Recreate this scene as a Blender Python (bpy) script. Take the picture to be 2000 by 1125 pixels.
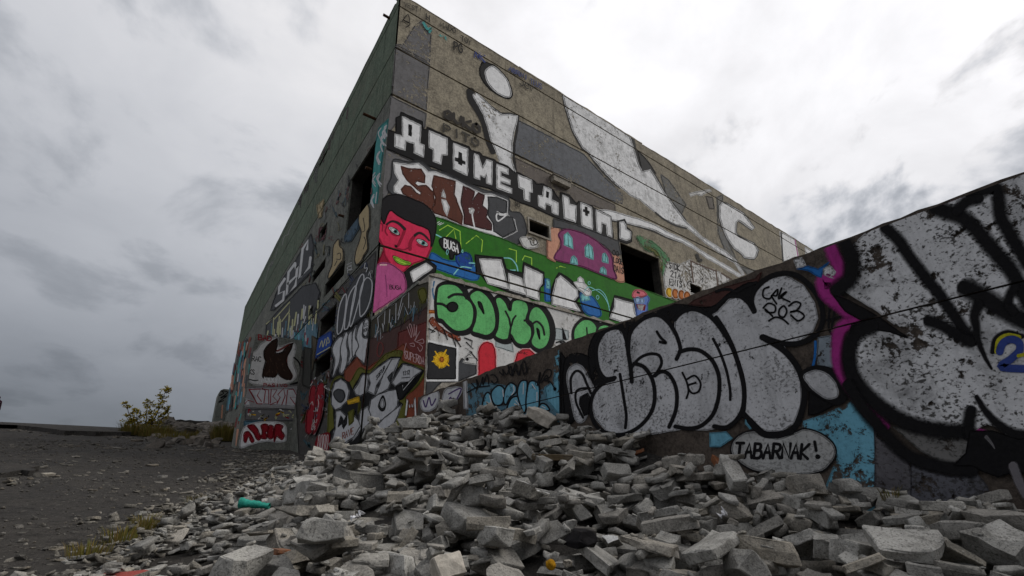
import bpy, bmesh, math, random
import numpy as np
from mathutils import Vector, Matrix, noise
from mathutils.geometry import tessellate_polygon

for o in list(bpy.data.objects): bpy.data.objects.remove(o)
SC = bpy.context.scene
COL = SC.collection
random.seed(7); RNG = np.random.default_rng(7)

# ------------------------------------------------------------------ camera
# the eye is the world origin; X runs along the right facade, Y along the left facade, Z is up
FPX, CX, CY = 903.34, 1000.0, 640.24          # focal length and principal point in photo pixels (2000 wide)
CR = Vector((0.80594545, -0.59163156, -0.02059201))
CU = Vector((-0.17922446, -0.27700368, 0.94400612))
CF = Vector((0.56420788, 0.75712684, 0.32928471))
cam = bpy.data.cameras.new('camera'); camo = bpy.data.objects.new('camera', cam); COL.objects.link(camo)
cam.sensor_width = 36; cam.lens = FPX / 2000 * 36; cam.shift_y = (CY - 562.5) / 2000
cam.clip_start = 0.05; cam.clip_end = 6000
camo.matrix_world = Matrix(((CR.x, CU.x, -CF.x, 0), (CR.y, CU.y, -CF.y, 0), (CR.z, CU.z, -CF.z, 0), (0, 0, 0, 1)))
SC.camera = camo
SC.render.resolution_x, SC.render.resolution_y = 1024, 576

# ------------------------------------------------------------------ world: heavy overcast, brightest round the veiled sun
SUN_AZ, SUN_EL = -22.0, 42.0
sa, se = math.radians(SUN_AZ), math.radians(SUN_EL)
SDIR = Vector((math.cos(sa) * math.cos(se), math.sin(sa) * math.cos(se), math.sin(se)))
W = bpy.data.worlds.new('World'); SC.world = W; W.use_nodes = True
nt = W.node_tree; nt.nodes.clear()
def N(t, typ, **kw):
    n = t.nodes.new(typ)
    for k, v in kw.items():
        if k.startswith('i_'):
            n.inputs[k[2:].replace('_', ' ')].default_value = v
        else: setattr(n, k, v)
    return n
def LK(t, a, b): t.links.new(a, b)
def math_n(t, op, a, b=None, c=None, clamp=False):
    n = t.nodes.new('ShaderNodeMath'); n.operation = op; n.use_clamp = clamp
    for i, v in enumerate((a, b, c)):
        if v is None: continue
        if isinstance(v, (int, float)): n.inputs[i].default_value = v
        else: t.links.new(v, n.inputs[i])
    return n.outputs[0]
def mrange(t, v, a, b, c, d, smooth=False):
    n = t.nodes.new('ShaderNodeMapRange'); n.clamp = True
    if smooth: n.interpolation_type = 'SMOOTHSTEP'
    t.links.new(v, n.inputs[0])
    for i, x in zip((1, 2, 3, 4), (a, b, c, d)): n.inputs[i].default_value = x
    return n.outputs[0]
def mixc(t, fac, a, b, mode='MIX'):
    n = t.nodes.new('ShaderNodeMix'); n.data_type = 'RGBA'; n.blend_type = mode
    for sock, v in ((n.inputs[0], fac), (n.inputs[6], a), (n.inputs[7], b)):
        if isinstance(v, (int, float)): sock.default_value = v
        elif isinstance(v, (tuple, list)): sock.default_value = (*v[:3], 1)
        else: t.links.new(v, sock)
    return n.outputs[2]
def noise_n(t, vec, scale, detail=4, rough=0.55, dist=0.0):
    n = t.nodes.new('ShaderNodeTexNoise'); n.inputs['Scale'].default_value = scale
    n.inputs['Detail'].default_value = detail; n.inputs['Roughness'].default_value = rough; n.inputs['Distortion'].default_value = dist
    if vec is not None: t.links.new(vec, n.inputs['Vector'])
    return n.outputs['Fac']
tc = N(nt, 'ShaderNodeTexCoord'); D = tc.outputs['Generated']
sx = N(nt, 'ShaderNodeSeparateXYZ'); LK(nt, D, sx.inputs[0])
dotn = N(nt, 'ShaderNodeVectorMath', operation='DOT_PRODUCT'); LK(nt, D, dotn.inputs[0]); dotn.inputs[1].default_value = SDIR
zc = math_n(nt, 'MAXIMUM', sx.outputs['Z'], 0.0)
den = math_n(nt, 'ADD', zc, 0.40)
cmb = N(nt, 'ShaderNodeCombineXYZ')
LK(nt, math_n(nt, 'DIVIDE', sx.outputs['X'], den), cmb.inputs[0]); LK(nt, math_n(nt, 'DIVIDE', sx.outputs['Y'], den), cmb.inputs[1])
n1 = noise_n(nt, cmb.outputs[0], 1.5, 6, 0.5, 0.25)
n2 = noise_n(nt, cmb.outputs[0], 4.2, 8, 0.55, 0.3)
glow = mrange(nt, dotn.outputs['Value'], -0.3, 0.93, 0.0, 1.0)
glow2 = math_n(nt, 'POWER', glow, 1.5)
base = math_n(nt, 'MULTIPLY', math_n(nt, 'MULTIPLY_ADD', glow2, 0.34, 0.38), mrange(nt, sx.outputs['Z'], 0.0, 1.0, 0.46, 1.42))   # overcast: the zenith is about three times the horizon
hz = mrange(nt, sx.outputs['Z'], 0.03, 0.36, 0.60, 1.08, True)          # the far cloud deck is thicker and darker towards the horizon
hz2 = mrange(nt, glow, 0.3, 0.95, 0.0, 1.0)
hzm = math_n(nt, 'ADD', math_n(nt, 'MULTIPLY', hz, math_n(nt, 'SUBTRACT', 1.0, hz2)), hz2)
cl = math_n(nt, 'ADD', math_n(nt, 'MULTIPLY', mrange(nt, n1, 0.3, 0.7, 0.80, 1.14), 0.5), math_n(nt, 'MULTIPLY', mrange(nt, n2, 0.32, 0.68, 0.76, 1.20), 0.5))
n3 = noise_n(nt, cmb.outputs[0], 3.1, 7, 0.55, 0.3)
dk = mrange(nt, n3, 0.50, 0.62, 1.0, 0.54, True)                             # darker scud under the deck
amt = mrange(nt, glow, 0.25, 0.75, 0.5, 1.1)                                  # thin veil near the sun lets the cloud bases stand out
lum = math_n(nt, 'MULTIPLY', math_n(nt, 'MULTIPLY', base, hzm), math_n(nt, 'MULTIPLY_ADD', math_n(nt, 'SUBTRACT', math_n(nt, 'MULTIPLY', cl, dk), 0.95), amt, 0.95))
tint = mixc(nt, mrange(nt, lum, 0.08, 0.62, 0.0, 1.0), (0.90, 0.98, 1.12), (1.0, 0.992, 1.015))
cc = mixc(nt, 1.0, tint, lum, 'MULTIPLY')
bgc = N(nt, 'ShaderNodeBackground'); LK(nt, cc, bgc.inputs[0]); bgc.inputs[1].default_value = 1.0
sky = N(nt, 'ShaderNodeTexSky'); sky.sky_type = 'NISHITA'; sky.sun_disc = False
sky.sun_elevation = se; sky.sun_rotation = math.radians(90 - SUN_AZ)
bgs = N(nt, 'ShaderNodeBackground'); LK(nt, sky.outputs[0], bgs.inputs[0]); bgs.inputs[1].default_value = 0.06
mxs = N(nt, 'ShaderNodeMixShader'); mxs.inputs[0].default_value = 0.95
LK(nt, bgs.outputs[0], mxs.inputs[1]); LK(nt, bgc.outputs[0], mxs.inputs[2])
wo = N(nt, 'ShaderNodeOutputWorld'); LK(nt, mxs.outputs[0], wo.inputs[0])

sl = bpy.data.lights.new('sun', 'SUN'); sl.energy = 1.5; sl.angle = math.radians(40); sl.color = (1.0, 0.965, 0.91)
so = bpy.data.objects.new('sun', sl); COL.objects.link(so); so.rotation_euler = SDIR.to_track_quat('Z', 'Y').to_euler(); so.location = (20, -10, 30)
SC.render.engine = 'CYCLES'; SC.cycles.transparent_max_bounces = 48; SC.cycles.max_bounces = 6
SC.view_settings.view_transform = 'Standard'; SC.view_settings.look = 'None'
SC.view_settings.exposure = 0.46; SC.view_settings.gamma = 1.0

# ------------------------------------------------------------------ helpers
def lin(*c):
    return tuple(((v / 255) / 12.92 if v / 255 <= 0.04045 else ((v / 255 + 0.055) / 1.055) ** 2.4) for v in c)
def tag(o, label=None, cat=None, group=None, kind=None):
    if label: o['label'] = label
    if cat: o['category'] = cat
    if group: o['group'] = group
    if kind: o['kind'] = kind
    return o
def empty(name, loc, label, cat, group=None):
    e = bpy.data.objects.new(name, None); COL.objects.link(e); e.location = loc; e.empty_display_size = 0.2
    return tag(e, label, cat, group)
def link(name, me, mats, parent=None, world=True):
    o = bpy.data.objects.new(name, me); COL.objects.link(o)
    if mats and not me.materials:
        for m in (mats if isinstance(mats, (list, tuple)) else [mats]): me.materials.append(m)
    if parent is not None:
        o.parent = parent
        if world:
            p = parent; off = Vector((0, 0, 0))
            while p is not None: off += p.location; p = p.parent
            o.location = -off
    return o
def from_bm(name, bm, mats, parent=None, smooth=False):
    me = bpy.data.meshes.new(name); bm.normal_update(); bm.to_mesh(me); bm.free()
    if smooth:
        for p in me.polygons: p.use_smooth = True
    return link(name, me, mats, parent)
def bm_box(bm, x0, x1, y0, y1, z0, z1, mi=0):
    v = [bm.verts.new(c) for c in ((x0, y0, z0), (x1, y0, z0), (x1, y1, z0), (x0, y1, z0), (x0, y0, z1), (x1, y0, z1), (x1, y1, z1), (x0, y1, z1))]
    for f in ((3, 2, 1, 0), (4, 5, 6, 7), (0, 1, 5, 4), (1, 2, 6, 5), (2, 3, 7, 6), (3, 0, 4, 7)):
        bm.faces.new([v[i] for i in f]).material_index = mi
def pray(x, y):                                    # photo pixel -> direction
    return CF + CR * ((x - CX) / FPX) - CU * ((y - CY) / FPX)

# ------------------------------------------------------------------ materials
MATS = {}
def newmat(name):
    m = bpy.data.materials.new(name); m.use_nodes = True; t = m.node_tree; t.nodes.clear()
    out = N(t, 'ShaderNodeOutputMaterial'); b = N(t, 'ShaderNodeBsdfPrincipled'); b.inputs['Roughness'].default_value = 0.85
    b.inputs['Specular IOR Level'].default_value = 0.08
    LK(t, b.outputs[0], out.inputs[0]); return m, t, b, out
def obj_co(t):
    g = N(t, 'ShaderNodeNewGeometry'); return g.outputs['Position']
def mapped(t, co, sc):
    m = N(t, 'ShaderNodeMapping'); m.inputs['Scale'].default_value = sc; LK(t, co, m.inputs[0]); return m.outputs[0]
def bump(t, b, h, strength, dist):
    n = N(t, 'ShaderNodeBump'); n.inputs['Strength'].default_value = strength; n.inputs['Distance'].default_value = dist
    LK(t, h, n.inputs['Height']); LK(t, n.outputs[0], b.inputs['Normal'])
def m_concrete(name, c1, c2, c3, streak=0.5, pits=0.6):
    """board-marked old concrete: blotches, run-off streaks, pits"""
    m, t, b, out = newmat(name); co = obj_co(t)
    big = noise_n(t, co, 0.55, 6, 0.6, 0.3); mid = noise_n(t, co, 3.2, 7, 0.68, 0.2); fine = noise_n(t, co, 34, 5, 0.7)
    st = noise_n(t, mapped(t, co, (3.6, 3.6, 0.30)), 1.0, 7, 0.72)
    col = mixc(t, mrange(t, big, 0.36, 0.64, 0, 1, True), c1, c2)
    col = mixc(t, mrange(t, mid, 0.44, 0.66, 0, 0.85), col, c3)
    gr = noise_n(t, co, 13, 7, 0.78, 0.2); col = mixc(t, mrange(t, gr, 0.47, 0.62, 0, 0.6), col, tuple(v * 0.5 for v in c3)); col = mixc(t, mrange(t, gr, 0.36, 0.46, 0.45, 0), col, tuple(min(1, v * 1.4) for v in c1))
    col = mixc(t, math_n(t, 'MULTIPLY', mrange(t, st, 0.50, 0.72, 0, 1, True), streak), col, tuple(v * 0.42 for v in c3))
    col = mixc(t, mrange(t, fine, 0.40, 0.60, 0.0, 0.30), col, tuple(min(1, v * 1.35) for v in c1))
    vo = N(t, 'ShaderNodeTexVoronoi'); vo.inputs['Scale'].default_value = 7.0; LK(t, co, vo.inputs['Vector'])
    pit = mrange(t, vo.outputs['Distance'], 0.03, 0.075, pits, 0.0)
    pm = mrange(t, noise_n(t, co, 1.1, 3), 0.5, 0.62, 0, 1)
    col = mixc(t, math_n(t, 'MULTIPLY', pit, pm), col, tuple(v * 0.25 for v in c3))
    LK(t, col, b.inputs['Base Color']); b.inputs['Roughness'].default_value = 0.9
    h = math_n(t, 'ADD', math_n(t, 'MULTIPLY', mid, 0.5), math_n(t, 'MULTIPLY', fine, 0.5))
    bump(t, b, h, 0.5, 0.03); return m
MC_RIGHT = m_concrete('concrete_tan', (0.340, 0.300, 0.225), (0.255, 0.225, 0.175), (0.110, 0.096, 0.076), 0.7)
MC_LEFT = m_concrete('concrete_green', (0.170, 0.212, 0.155), (0.155, 0.165, 0.124), (0.062, 0.092, 0.066), 0.8)
MC_LEFT2 = m_concrete('concrete_grey_green', (0.245, 0.245, 0.215), (0.155, 0.165, 0.145), (0.07, 0.074, 0.066), 0.75)
MC_WALL = m_concrete('concrete_brown', (0.115, 0.092, 0.075), (0.075, 0.062, 0.052), (0.038, 0.032, 0.028), 0.4)
MC_BLOCK = m_concrete('concrete_pale', (0.40, 0.37, 0.32), (0.30, 0.27, 0.23), (0.13, 0.115, 0.09), 0.5, 0.9)
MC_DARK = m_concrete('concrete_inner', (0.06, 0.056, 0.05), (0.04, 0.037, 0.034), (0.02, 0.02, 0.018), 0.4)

def paint(name, rgb, flake=0.15, scale=9.0, dirt=0.55, rough=0.7, spots=0.0):
    """sprayed or rolled paint: worn through where the flake noise is high, soft where the sheet's alpha falls off"""
    key = (name, flake, scale, dirt, spots)
    if key in MATS: return MATS[key]
    m, t, b, out = newmat('paint_' + name); co = obj_co(t)
    big = noise_n(t, co, 0.9, 4, 0.6); mid = noise_n(t, co, 4.5, 6, 0.65); fl = noise_n(t, co, scale, 9, 0.74, 0.3)
    col = mixc(t, mrange(t, mid, 0.40, 0.72, 0.0, dirt), rgb, tuple(v * 0.55 for v in rgb))
    col = mixc(t, mrange(t, noise_n(t, co, 45, 3, 0.7), 0.35, 0.65, 0.0, 0.30), col, tuple(min(0.9, v * 1.3 + 0.01) for v in rgb))
    st = noise_n(t, mapped(t, co, (5.5, 5.5, 0.45)), 1.0, 7, 0.75)            # run-off streaks and grime over the film
    col = mixc(t, mrange(t, st, 0.52, 0.68, 0.0, 0.42), col, tuple(v * 0.38 + 0.006 for v in rgb))
    gr = noise_n(t, co, 16, 8, 0.8, 0.2)
    col = mixc(t, mrange(t, gr, 0.54, 0.66, 0.0, 0.55), col, tuple(v * 0.30 + 0.008 for v in rgb))
    if spots > 0:                                  # coin-sized bare spots where the film has blistered off
        f2 = noise_n(t, mapped(t, co, (1, 1, 1.35)), scale * 4.2, 6, 0.62, 0.15)
        pm = mrange(t, noise_n(t, co, 2.2, 5, 0.65), 0.38, 0.62, 0.60, 0.49)
        cl_ = noise_n(t, co, 2.7, 7, 0.68, 0.35); col = mixc(t, mrange(t, cl_, 0.52, 0.68, 0, min(.75, spots * 1.1)), col, tuple(v * 0.22 + 0.012 for v in rgb))
        sp = math_n(t, 'MULTIPLY', math_n(t, 'SUBTRACT', f2, pm), 14.0, clamp=True)
        col = mixc(t, math_n(t, 'MULTIPLY', sp, spots), col, (0.030, 0.028, 0.024))
    LK(t, col, b.inputs['Base Color']); b.inputs['Roughness'].default_value = rough
    bump(t, b, fl, 0.35, 0.012)
    thr = math_n(t, 'SUBTRACT', 0.745 - 0.40 * flake, math_n(t, 'MULTIPLY', math_n(t, 'SUBTRACT', big, 0.5), 0.45 * min(1, flake * 3)))
    mask = math_n(t, 'SUBTRACT', 1.0, math_n(t, 'MULTIPLY', math_n(t, 'SUBTRACT', fl, thr), 22.0, clamp=True), clamp=True)
    at = N(t, 'ShaderNodeAttribute'); at.attribute_name = 'a'
    spray = math_n(t, 'MULTIPLY_ADD', math_n(t, 'SUBTRACT', noise_n(t, co, 60, 4, 0.7), 0.5), 0.55, at.outputs['Fac'])
    soft = mrange(t, spray, 0.12, 0.85, 0, 1)
    sh = math_n(t, 'MULTIPLY', mask, soft)
    tr = N(t, 'ShaderNodeBsdfTransparent'); mx = N(t, 'ShaderNodeMixShader')
    LK(t, sh, mx.inputs[0]); LK(t, tr.outputs[0], mx.inputs[1]); LK(t, b.outputs[0], mx.inputs[2]); LK(t, mx.outputs[0], out.inputs[0])
    MATS[key] = m; return m
PAL = dict(white=(0.80, 0.80, 0.80), offwhite=(0.62, 0.61, 0.59), black=(0.0085, 0.008, 0.009), silver=(0.55, 0.55, 0.565), silver2=(0.62, 0.62, 0.63),
    green=(0.026, 0.165, 0.012), mint=(0.145, 0.52, 0.17), red=(0.60, 0.028, 0.045), crimson=(0.66, 0.028, 0.090), darkred=(0.28, 0.012, 0.022), maroon=(0.19, 0.04, 0.035),
    brown=(0.115, 0.036, 0.022), brown2=(0.072, 0.018, 0.018), tan=(0.46, 0.36, 0.20), pink=(0.44, 0.085, 0.24), purple=(0.26, 0.045, 0.155), magenta=(0.36, 0.03, 0.22),
    lime=(0.42, 0.72, 0.07), teal=(0.06, 0.32, 0.31), aqua=(0.24, 0.62, 0.62), skyblue=(0.15, 0.38, 0.50), blue=(0.012, 0.06, 0.30), ultra=(0.02, 0.14, 0.42), grey=(0.155, 0.150, 0.152), grey2=(0.065, 0.067, 0.072),
    bluegrey=(0.125, 0.13, 0.142), salmon=(0.60, 0.30, 0.20), orange=(0.52, 0.16, 0.03), yellow=(0.80, 0.46, 0.02), paleyellow=(0.50, 0.49, 0.27), olive=(0.13, 0.13, 0.018),
    rust=(0.24, 0.058, 0.028), hair=(0.012, 0.011, 0.013), violet=(0.07, 0.03, 0.14), palepink=(0.72, 0.46, 0.46), leaf=(0.07, 0.22, 0.09), steel=(0.10, 0.20, 0.26), darkskin=(0.30, 0.008, 0.035))

# ------------------------------------------------------------------ paint sheets on walls
class Plane:
    """a wall face that takes paint: axis 'X' or 'Y', position, the joints and openings that cut every sheet"""
    def __init__(s, axis, pos, parent, bounds, joints=(), holes=(), flake=0.15, gap=0.02):
        s.ax, s.pos, s.parent, s.bounds, s.joints, s.holes, s.layer, s.flake, s.gap = axis, pos, parent, bounds, joints, holes, 0, flake, gap
        s.tx = (0, 0, 1.0)
    def z(s, ox, oy, sc): s.tx = (ox, oy, sc); return s
    def hit(s, x, y):
        ox, oy, sc = s.tx; x, y = ox + x / sc, oy + y / sc
        d = pray(x, y); k = s.pos / (d.x if s.ax == 'X' else d.y); return d * k
def catmull(pts, n=5, closed=True):
    P = [Vector((p[0], p[1])) for p in pts]; out = []; L = len(P)
    rng = range(L) if closed else range(L - 1)
    for i in rng:
        if closed: a, b, c, d = P[i - 1], P[i], P[(i + 1) % L], P[(i + 2) % L]
        else: a, b, c, d = P[max(i - 1, 0)], P[i], P[i + 1], P[min(i + 2, L - 1)]
        for k in range(n):
            u = k / n
            out.append(0.5 * ((2 * b) + (c - a) * u + (2 * a - 5 * b + 4 * c - d) * u * u + (3 * b - a - 3 * c + d) * u ** 3))
    if not closed: out.append(P[-1])
    return out
class Piece:
    """one painted piece: collects fills and strokes, becomes one part of its wall"""
    def __init__(s, pl, name, label=None, parent=None):
        s.par = parent; s.pl, s.name, s.label, s.bm, s.mats = pl, name, label, bmesh.new(), []
        s.al = s.bm.verts.layers.float.new('a'); s.lay = {}
    def z(s, *a): s.pl.z(*a); return s
    def mi(s, col, flake, **kw):
        fl = s.pl.flake if flake is None else flake
        rgb = PAL[col] if isinstance(col, str) else col
        m = paint(col if isinstance(col, str) else '%.2f_%.2f_%.2f' % tuple(col), rgb, fl, **kw)
        if m not in s.mats: s.mats.append(m)
        return s.mats.index(m)
    def _v(s, p, a=1.0):
        w = s.pl.hit(p[0], p[1]); off = 0.002 + 0.00011 * s.pl.layer
        if s.pl.ax == 'X': w.x = s.pl.pos - off
        else: w.y = s.pl.pos - off
        v = s.bm.verts.new(w); v[s.al] = a; return v
    def fill(s, col, pts, smooth=False, flake=None, n=5, **kw):
        s.pl.layer += 1
        P = catmull(pts, n) if smooth else [Vector((p[0], p[1])) for p in pts]
        if len(P) < 3: return s
        sc = s.pl.tx[2]; Q = []                                   # hand-held edge: resample and let it wander a little
        for a_, b_ in zip(P, P[1:] + P[:1]):
            m_ = max(1, int((b_ - a_).length / sc / 5))
            for k_ in range(m_): Q.append(a_.lerp(b_, k_ / m_))
        wob = 0.9 * sc
        P = [q + Vector((noise.noise(Vector((q.x / sc / 7, q.y / sc / 7, s.pl.layer * 1.7))), noise.noise(Vector((q.x / sc / 7, q.y / sc / 7, s.pl.layer * 1.7 + 50))))) * wob for q in Q]
        s.fuzz(col, P, flake, **kw)
        mi = s.mi(col, flake, **kw); vs = [s._v(p) for p in P]
        for tri in tessellate_polygon([[Vector((p.x, p.y, 0)) for p in P]]):
            try: f = s.bm.faces.new([vs[i] for i in tri]); f.material_index = mi
            except ValueError: pass
        return s
    def fuzz(s, col, P, flake, **kw):
        s.line(col, P, 2.2 * s.pl.tx[2], True, smooth=False, soft=.42, flake=flake, **kw)
    def blob(s, col, pts, **kw): return s.fill(col, pts, True, **kw)
    def ell(s, col, cx, cy, rx, ry, rot=0, **kw):
        c, q = math.cos(math.radians(rot)), math.sin(math.radians(rot))
        return s.fill(col, [(cx + rx * math.cos(a) * c - ry * math.sin(a) * q, cy + rx * math.cos(a) * q + ry * math.sin(a) * c) for a in [i * math.tau / 18 for i in range(18)]], **kw)
    def line(s, col, pts, w, closed=False, smooth=True, soft=0.22, taper=(1, 1), flake=None, n=6, **kw):
        s.pl.layer += 1
        P = catmull(pts, n, closed) if smooth and len(pts) > 2 else [Vector((p[0], p[1])) for p in pts]
        if closed: P = P + [P[0]]
        mi = s.mi(col, flake, **kw); L = len(P); secs = []
        def nrm(i):
            a, b = P[max(i - 1, 0)], P[min(i + 1, L - 1)]
            if closed and i in (0, L - 1): a, b = P[L - 2], P[1]
            d = (b - a); d = d.normalized() if d.length > 1e-6 else Vector((1, 0)); return d, Vector((-d.y, d.x))
        for i in range(L):
            d, nv = nrm(i); k = i / (L - 1) if L > 1 else 0
            ww = w * (taper[0] + (taper[1] - taper[0]) * k)
            if not closed and i == 0:
                for e in (1.0, 0.7, 0.3): secs.append((P[0] - d * ww * 0.5 * e, nv, ww * math.sqrt(max(0.02, 1 - e * e)), 0.35 if e == 1 else 1))
            secs.append((P[i], nv, ww, 1))
            if not closed and i == L - 1:
                for e in (0.3, 0.7, 1.0): secs.append((P[i] + d * ww * 0.5 * e, nv, ww * math.sqrt(max(0.02, 1 - e * e)), 0.35 if e == 1 else 1))
        rows = []
        for p, nv, ww, a in secs:
            h = ww / 2 * (1 + soft * 0.9); q = h * (1 - min(soft, .45) * 2)
            rows.append([s._v(p - nv * h, 0.12 if soft > 0.03 else 1), s._v(p - nv * q, a), s._v(p + nv * q, a), s._v(p + nv * h, 0.12 if soft > 0.03 else 1)])
        for r0, r1 in zip(rows, rows[1:]):
            for j in range(3):
                f = s.bm.faces.new((r0[j], r0[j + 1], r1[j + 1], r1[j])); f.material_index = mi
        return s
    def outline(s, fillc, linec, pts, w, **kw):
        s.fill(fillc, pts, True, **kw); return s.line(linec, pts, w, True, soft=0.12)
    def text(s, col, txt, p0, p1, h, w, shear=0.0, wob=0.0, block=False, **kw):
        """stroke lettering along the baseline p0-p1, h the up vector in the same units"""
        p0, p1 = Vector(p0), Vector(p1); up = Vector(h) if isinstance(h, (tuple, list)) else Vector((0, -h))
        adv = (p1 - p0) / max(1, len(txt)); rr = random.Random(txt)
        for i, ch in enumerate(txt):
            dy = rr.uniform(-wob, wob)
            for st in FONT.get(ch, ()):
                q = [p0 + adv * (i + 0.08 + 0.78 * x) + up * (y + dy) + adv * shear * y for x, y in st]
                s.line(col, q, w, smooth=not block and len(q) > 3 and ch in 'OSCGQUDPRB23568J09', n=4, soft=0.12, **kw)
        return s
    def done(s):
        bm = s.bm; pl = s.pl; ax = Vector((0, 1, 0)) if pl.ax == 'X' else Vector((1, 0, 0)); k = 1 if pl.ax == 'X' else 0
        def cut(co, no):
            bmesh.ops.bisect_plane(bm, geom=bm.verts[:] + bm.edges[:] + bm.faces[:], plane_co=co, plane_no=no, dist=1e-5)
        u0, u1, z0, z1 = pl.bounds
        zs = [v.co.z for v in bm.verts]; us = [v.co[k] for v in bm.verts]
        lo, hi, ul, uh = min(zs), max(zs), min(us), max(us)
        for z in (z0, z1):
            if lo < z < hi: cut((0, 0, z), (0, 0, 1))
        for u in (u0, u1):
            if ul < u < uh: cut(ax * u, ax)
        for z in pl.joints:
            for e in (-pl.gap, pl.gap):
                if lo < z + e < hi: cut((0, 0, z + e), (0, 0, 1))
        for a, b, c, d in pl.holes:
            if ul < b and uh > a and lo < d and hi > c:
                for u in (a, b): cut(ax * u, ax)
                for z in (c, d): cut((0, 0, z), (0, 0, 1))
        dead = []
        for f in bm.faces:
            c = f.calc_center_median(); u, z = c[k], c.z
            if u < u0 or u > u1 or z < z0 or z > z1 or any(abs(z - j) < pl.gap for j in pl.joints) or any(a < u < b and cc < z < d for a, b, cc, d in pl.holes): dead.append(f)
        bmesh.ops.delete(bm, geom=dead, context='FACES')
        nn = Vector((-1, 0, 0)) if pl.ax == 'X' else Vector((0, -1, 0))
        bm.normal_update(); fl = [f for f in bm.faces if f.normal.dot(nn) < 0]
        if fl: bmesh.ops.reverse_faces(bm, faces=fl)
        if len(bm.faces) == 0: bm.free(); return None
        o = from_bm(s.name, bm, s.mats, s.par or pl.parent)
        if s.label: o['label'] = s.label
        if s.name in ('tags', 'streaked_paint', 'facade_stain', 'drip_letters', 'tag', 'letter_detail'): o['kind'] = 'stuff'
        return o
FONT = {
 'A': [[(0, 0), (.5, 1), (1, 0)], [(.2, .4), (.8, .4)]], 'B': [[(0, 0), (0, 1)], [(0, 1), (.7, .95), (.8, .75), (.6, .55), (0, .52)], [(0, .52), (.8, .5), (1, .25), (.7, 0), (0, 0)]],
 'C': [[(1, .8), (.6, 1), (.1, .75), (.05, .3), (.5, 0), (1, .15)]], 'D': [[(0, 0), (0, 1)], [(0, 1), (.7, .9), (1, .5), (.7, .1), (0, 0)]],
 'E': [[(1, 1), (0, 1), (0, 0), (1, 0)], [(0, .52), (.7, .52)]], 'F': [[(1, 1), (0, 1), (0, 0)], [(0, .5), (.7, .5)]],
 'G': [[(1, .8), (.5, 1), (.05, .7), (.1, .2), (.6, 0), (1, .2), (1, .5)], [(1, .48), (.6, .48)]], 'H': [[(0, 0), (0, 1)], [(1, 0), (1, 1)], [(0, .5), (1, .5)]],
 'I': [[(.5, 0), (.5, 1)]], 'J': [[(.9, 1), (.9, .3), (.5, 0), (.05, .25)]], 'K': [[(0, 0), (0, 1)], [(1, 1), (0, .45), (1, 0)]], 'L': [[(0, 1), (0, 0), (.9, 0)]],
 'M': [[(0, 0), (.05, 1), (.5, .4), (.95, 1), (1, 0)]], 'N': [[(0, 0), (0, 1), (1, 0), (1, 1)]], 'O': [[(.5, 1), (.05, .75), (.05, .25), (.5, 0), (.95, .25), (.95, .75), (.5, 1)]],
 'P': [[(0, 0), (0, 1)], [(0, 1), (.75, .95), (.95, .75), (.7, .5), (0, .48)]], 'Q': [[(.5, 1), (.05, .75), (.05, .25), (.5, 0), (.95, .25), (.95, .75), (.5, 1)], [(.6, .3), (1, -.1)]],
 'R': [[(0, 0), (0, 1)], [(0, 1), (.75, .95), (.95, .75), (.7, .5), (0, .48)], [(.4, .48), (1, 0)]], 'S': [[(.95, .85), (.5, 1), (.08, .78), (.5, .52), (.95, .25), (.5, 0), (.05, .15)]],
 'T': [[(0, 1), (1, 1)], [(.5, 1), (.5, 0)]], 'U': [[(0, 1), (.02, .3), (.5, 0), (.95, .3), (1, 1)]], 'V': [[(0, 1), (.5, 0), (1, 1)]], 'W': [[(0, 1), (.25, 0), (.5, .7), (.75, 0), (1, 1)]],
 'X': [[(0, 0), (1, 1)], [(0, 1), (1, 0)]], 'Y': [[(0, 1), (.5, .5), (1, 1)], [(.5, .5), (.5, 0)]], 'Z': [[(0, 1), (1, 1), (0, 0), (1, 0)]],
 '0': [[(.5, 1), (.05, .75), (.05, .25), (.5, 0), (.95, .25), (.95, .75), (.5, 1)]], '1': [[(.2, .75), (.6, 1), (.6, 0)]], '2': [[(.05, .75), (.4, 1), (.9, .8), (.6, .4), (.05, 0), (1, 0)]],
 '3': [[(.05, .9), (.6, 1), (.9, .75), (.45, .52), (.95, .28), (.5, 0), (.05, .12)]], '4': [[(.7, 0), (.7, 1), (0, .35), (1, .35)]], '7': [[(0, 1), (1, 1), (.35, 0)]], '8': [[(.5, .52), (.1, .75), (.5, 1), (.9, .75), (.5, .52), (.05, .25), (.5, 0), (.95, .25), (.5, .52)]],
 '!': [[(.5, 1), (.45, .35)], [(.45, .08), (.46, .04)]], '*': [[(.5, 0), (.5, 1)], [(.05, .25), (.95, .75)], [(.05, .75), (.95, .25)]], '-': [[(0, .5), (1, .5)]],
}

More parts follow.
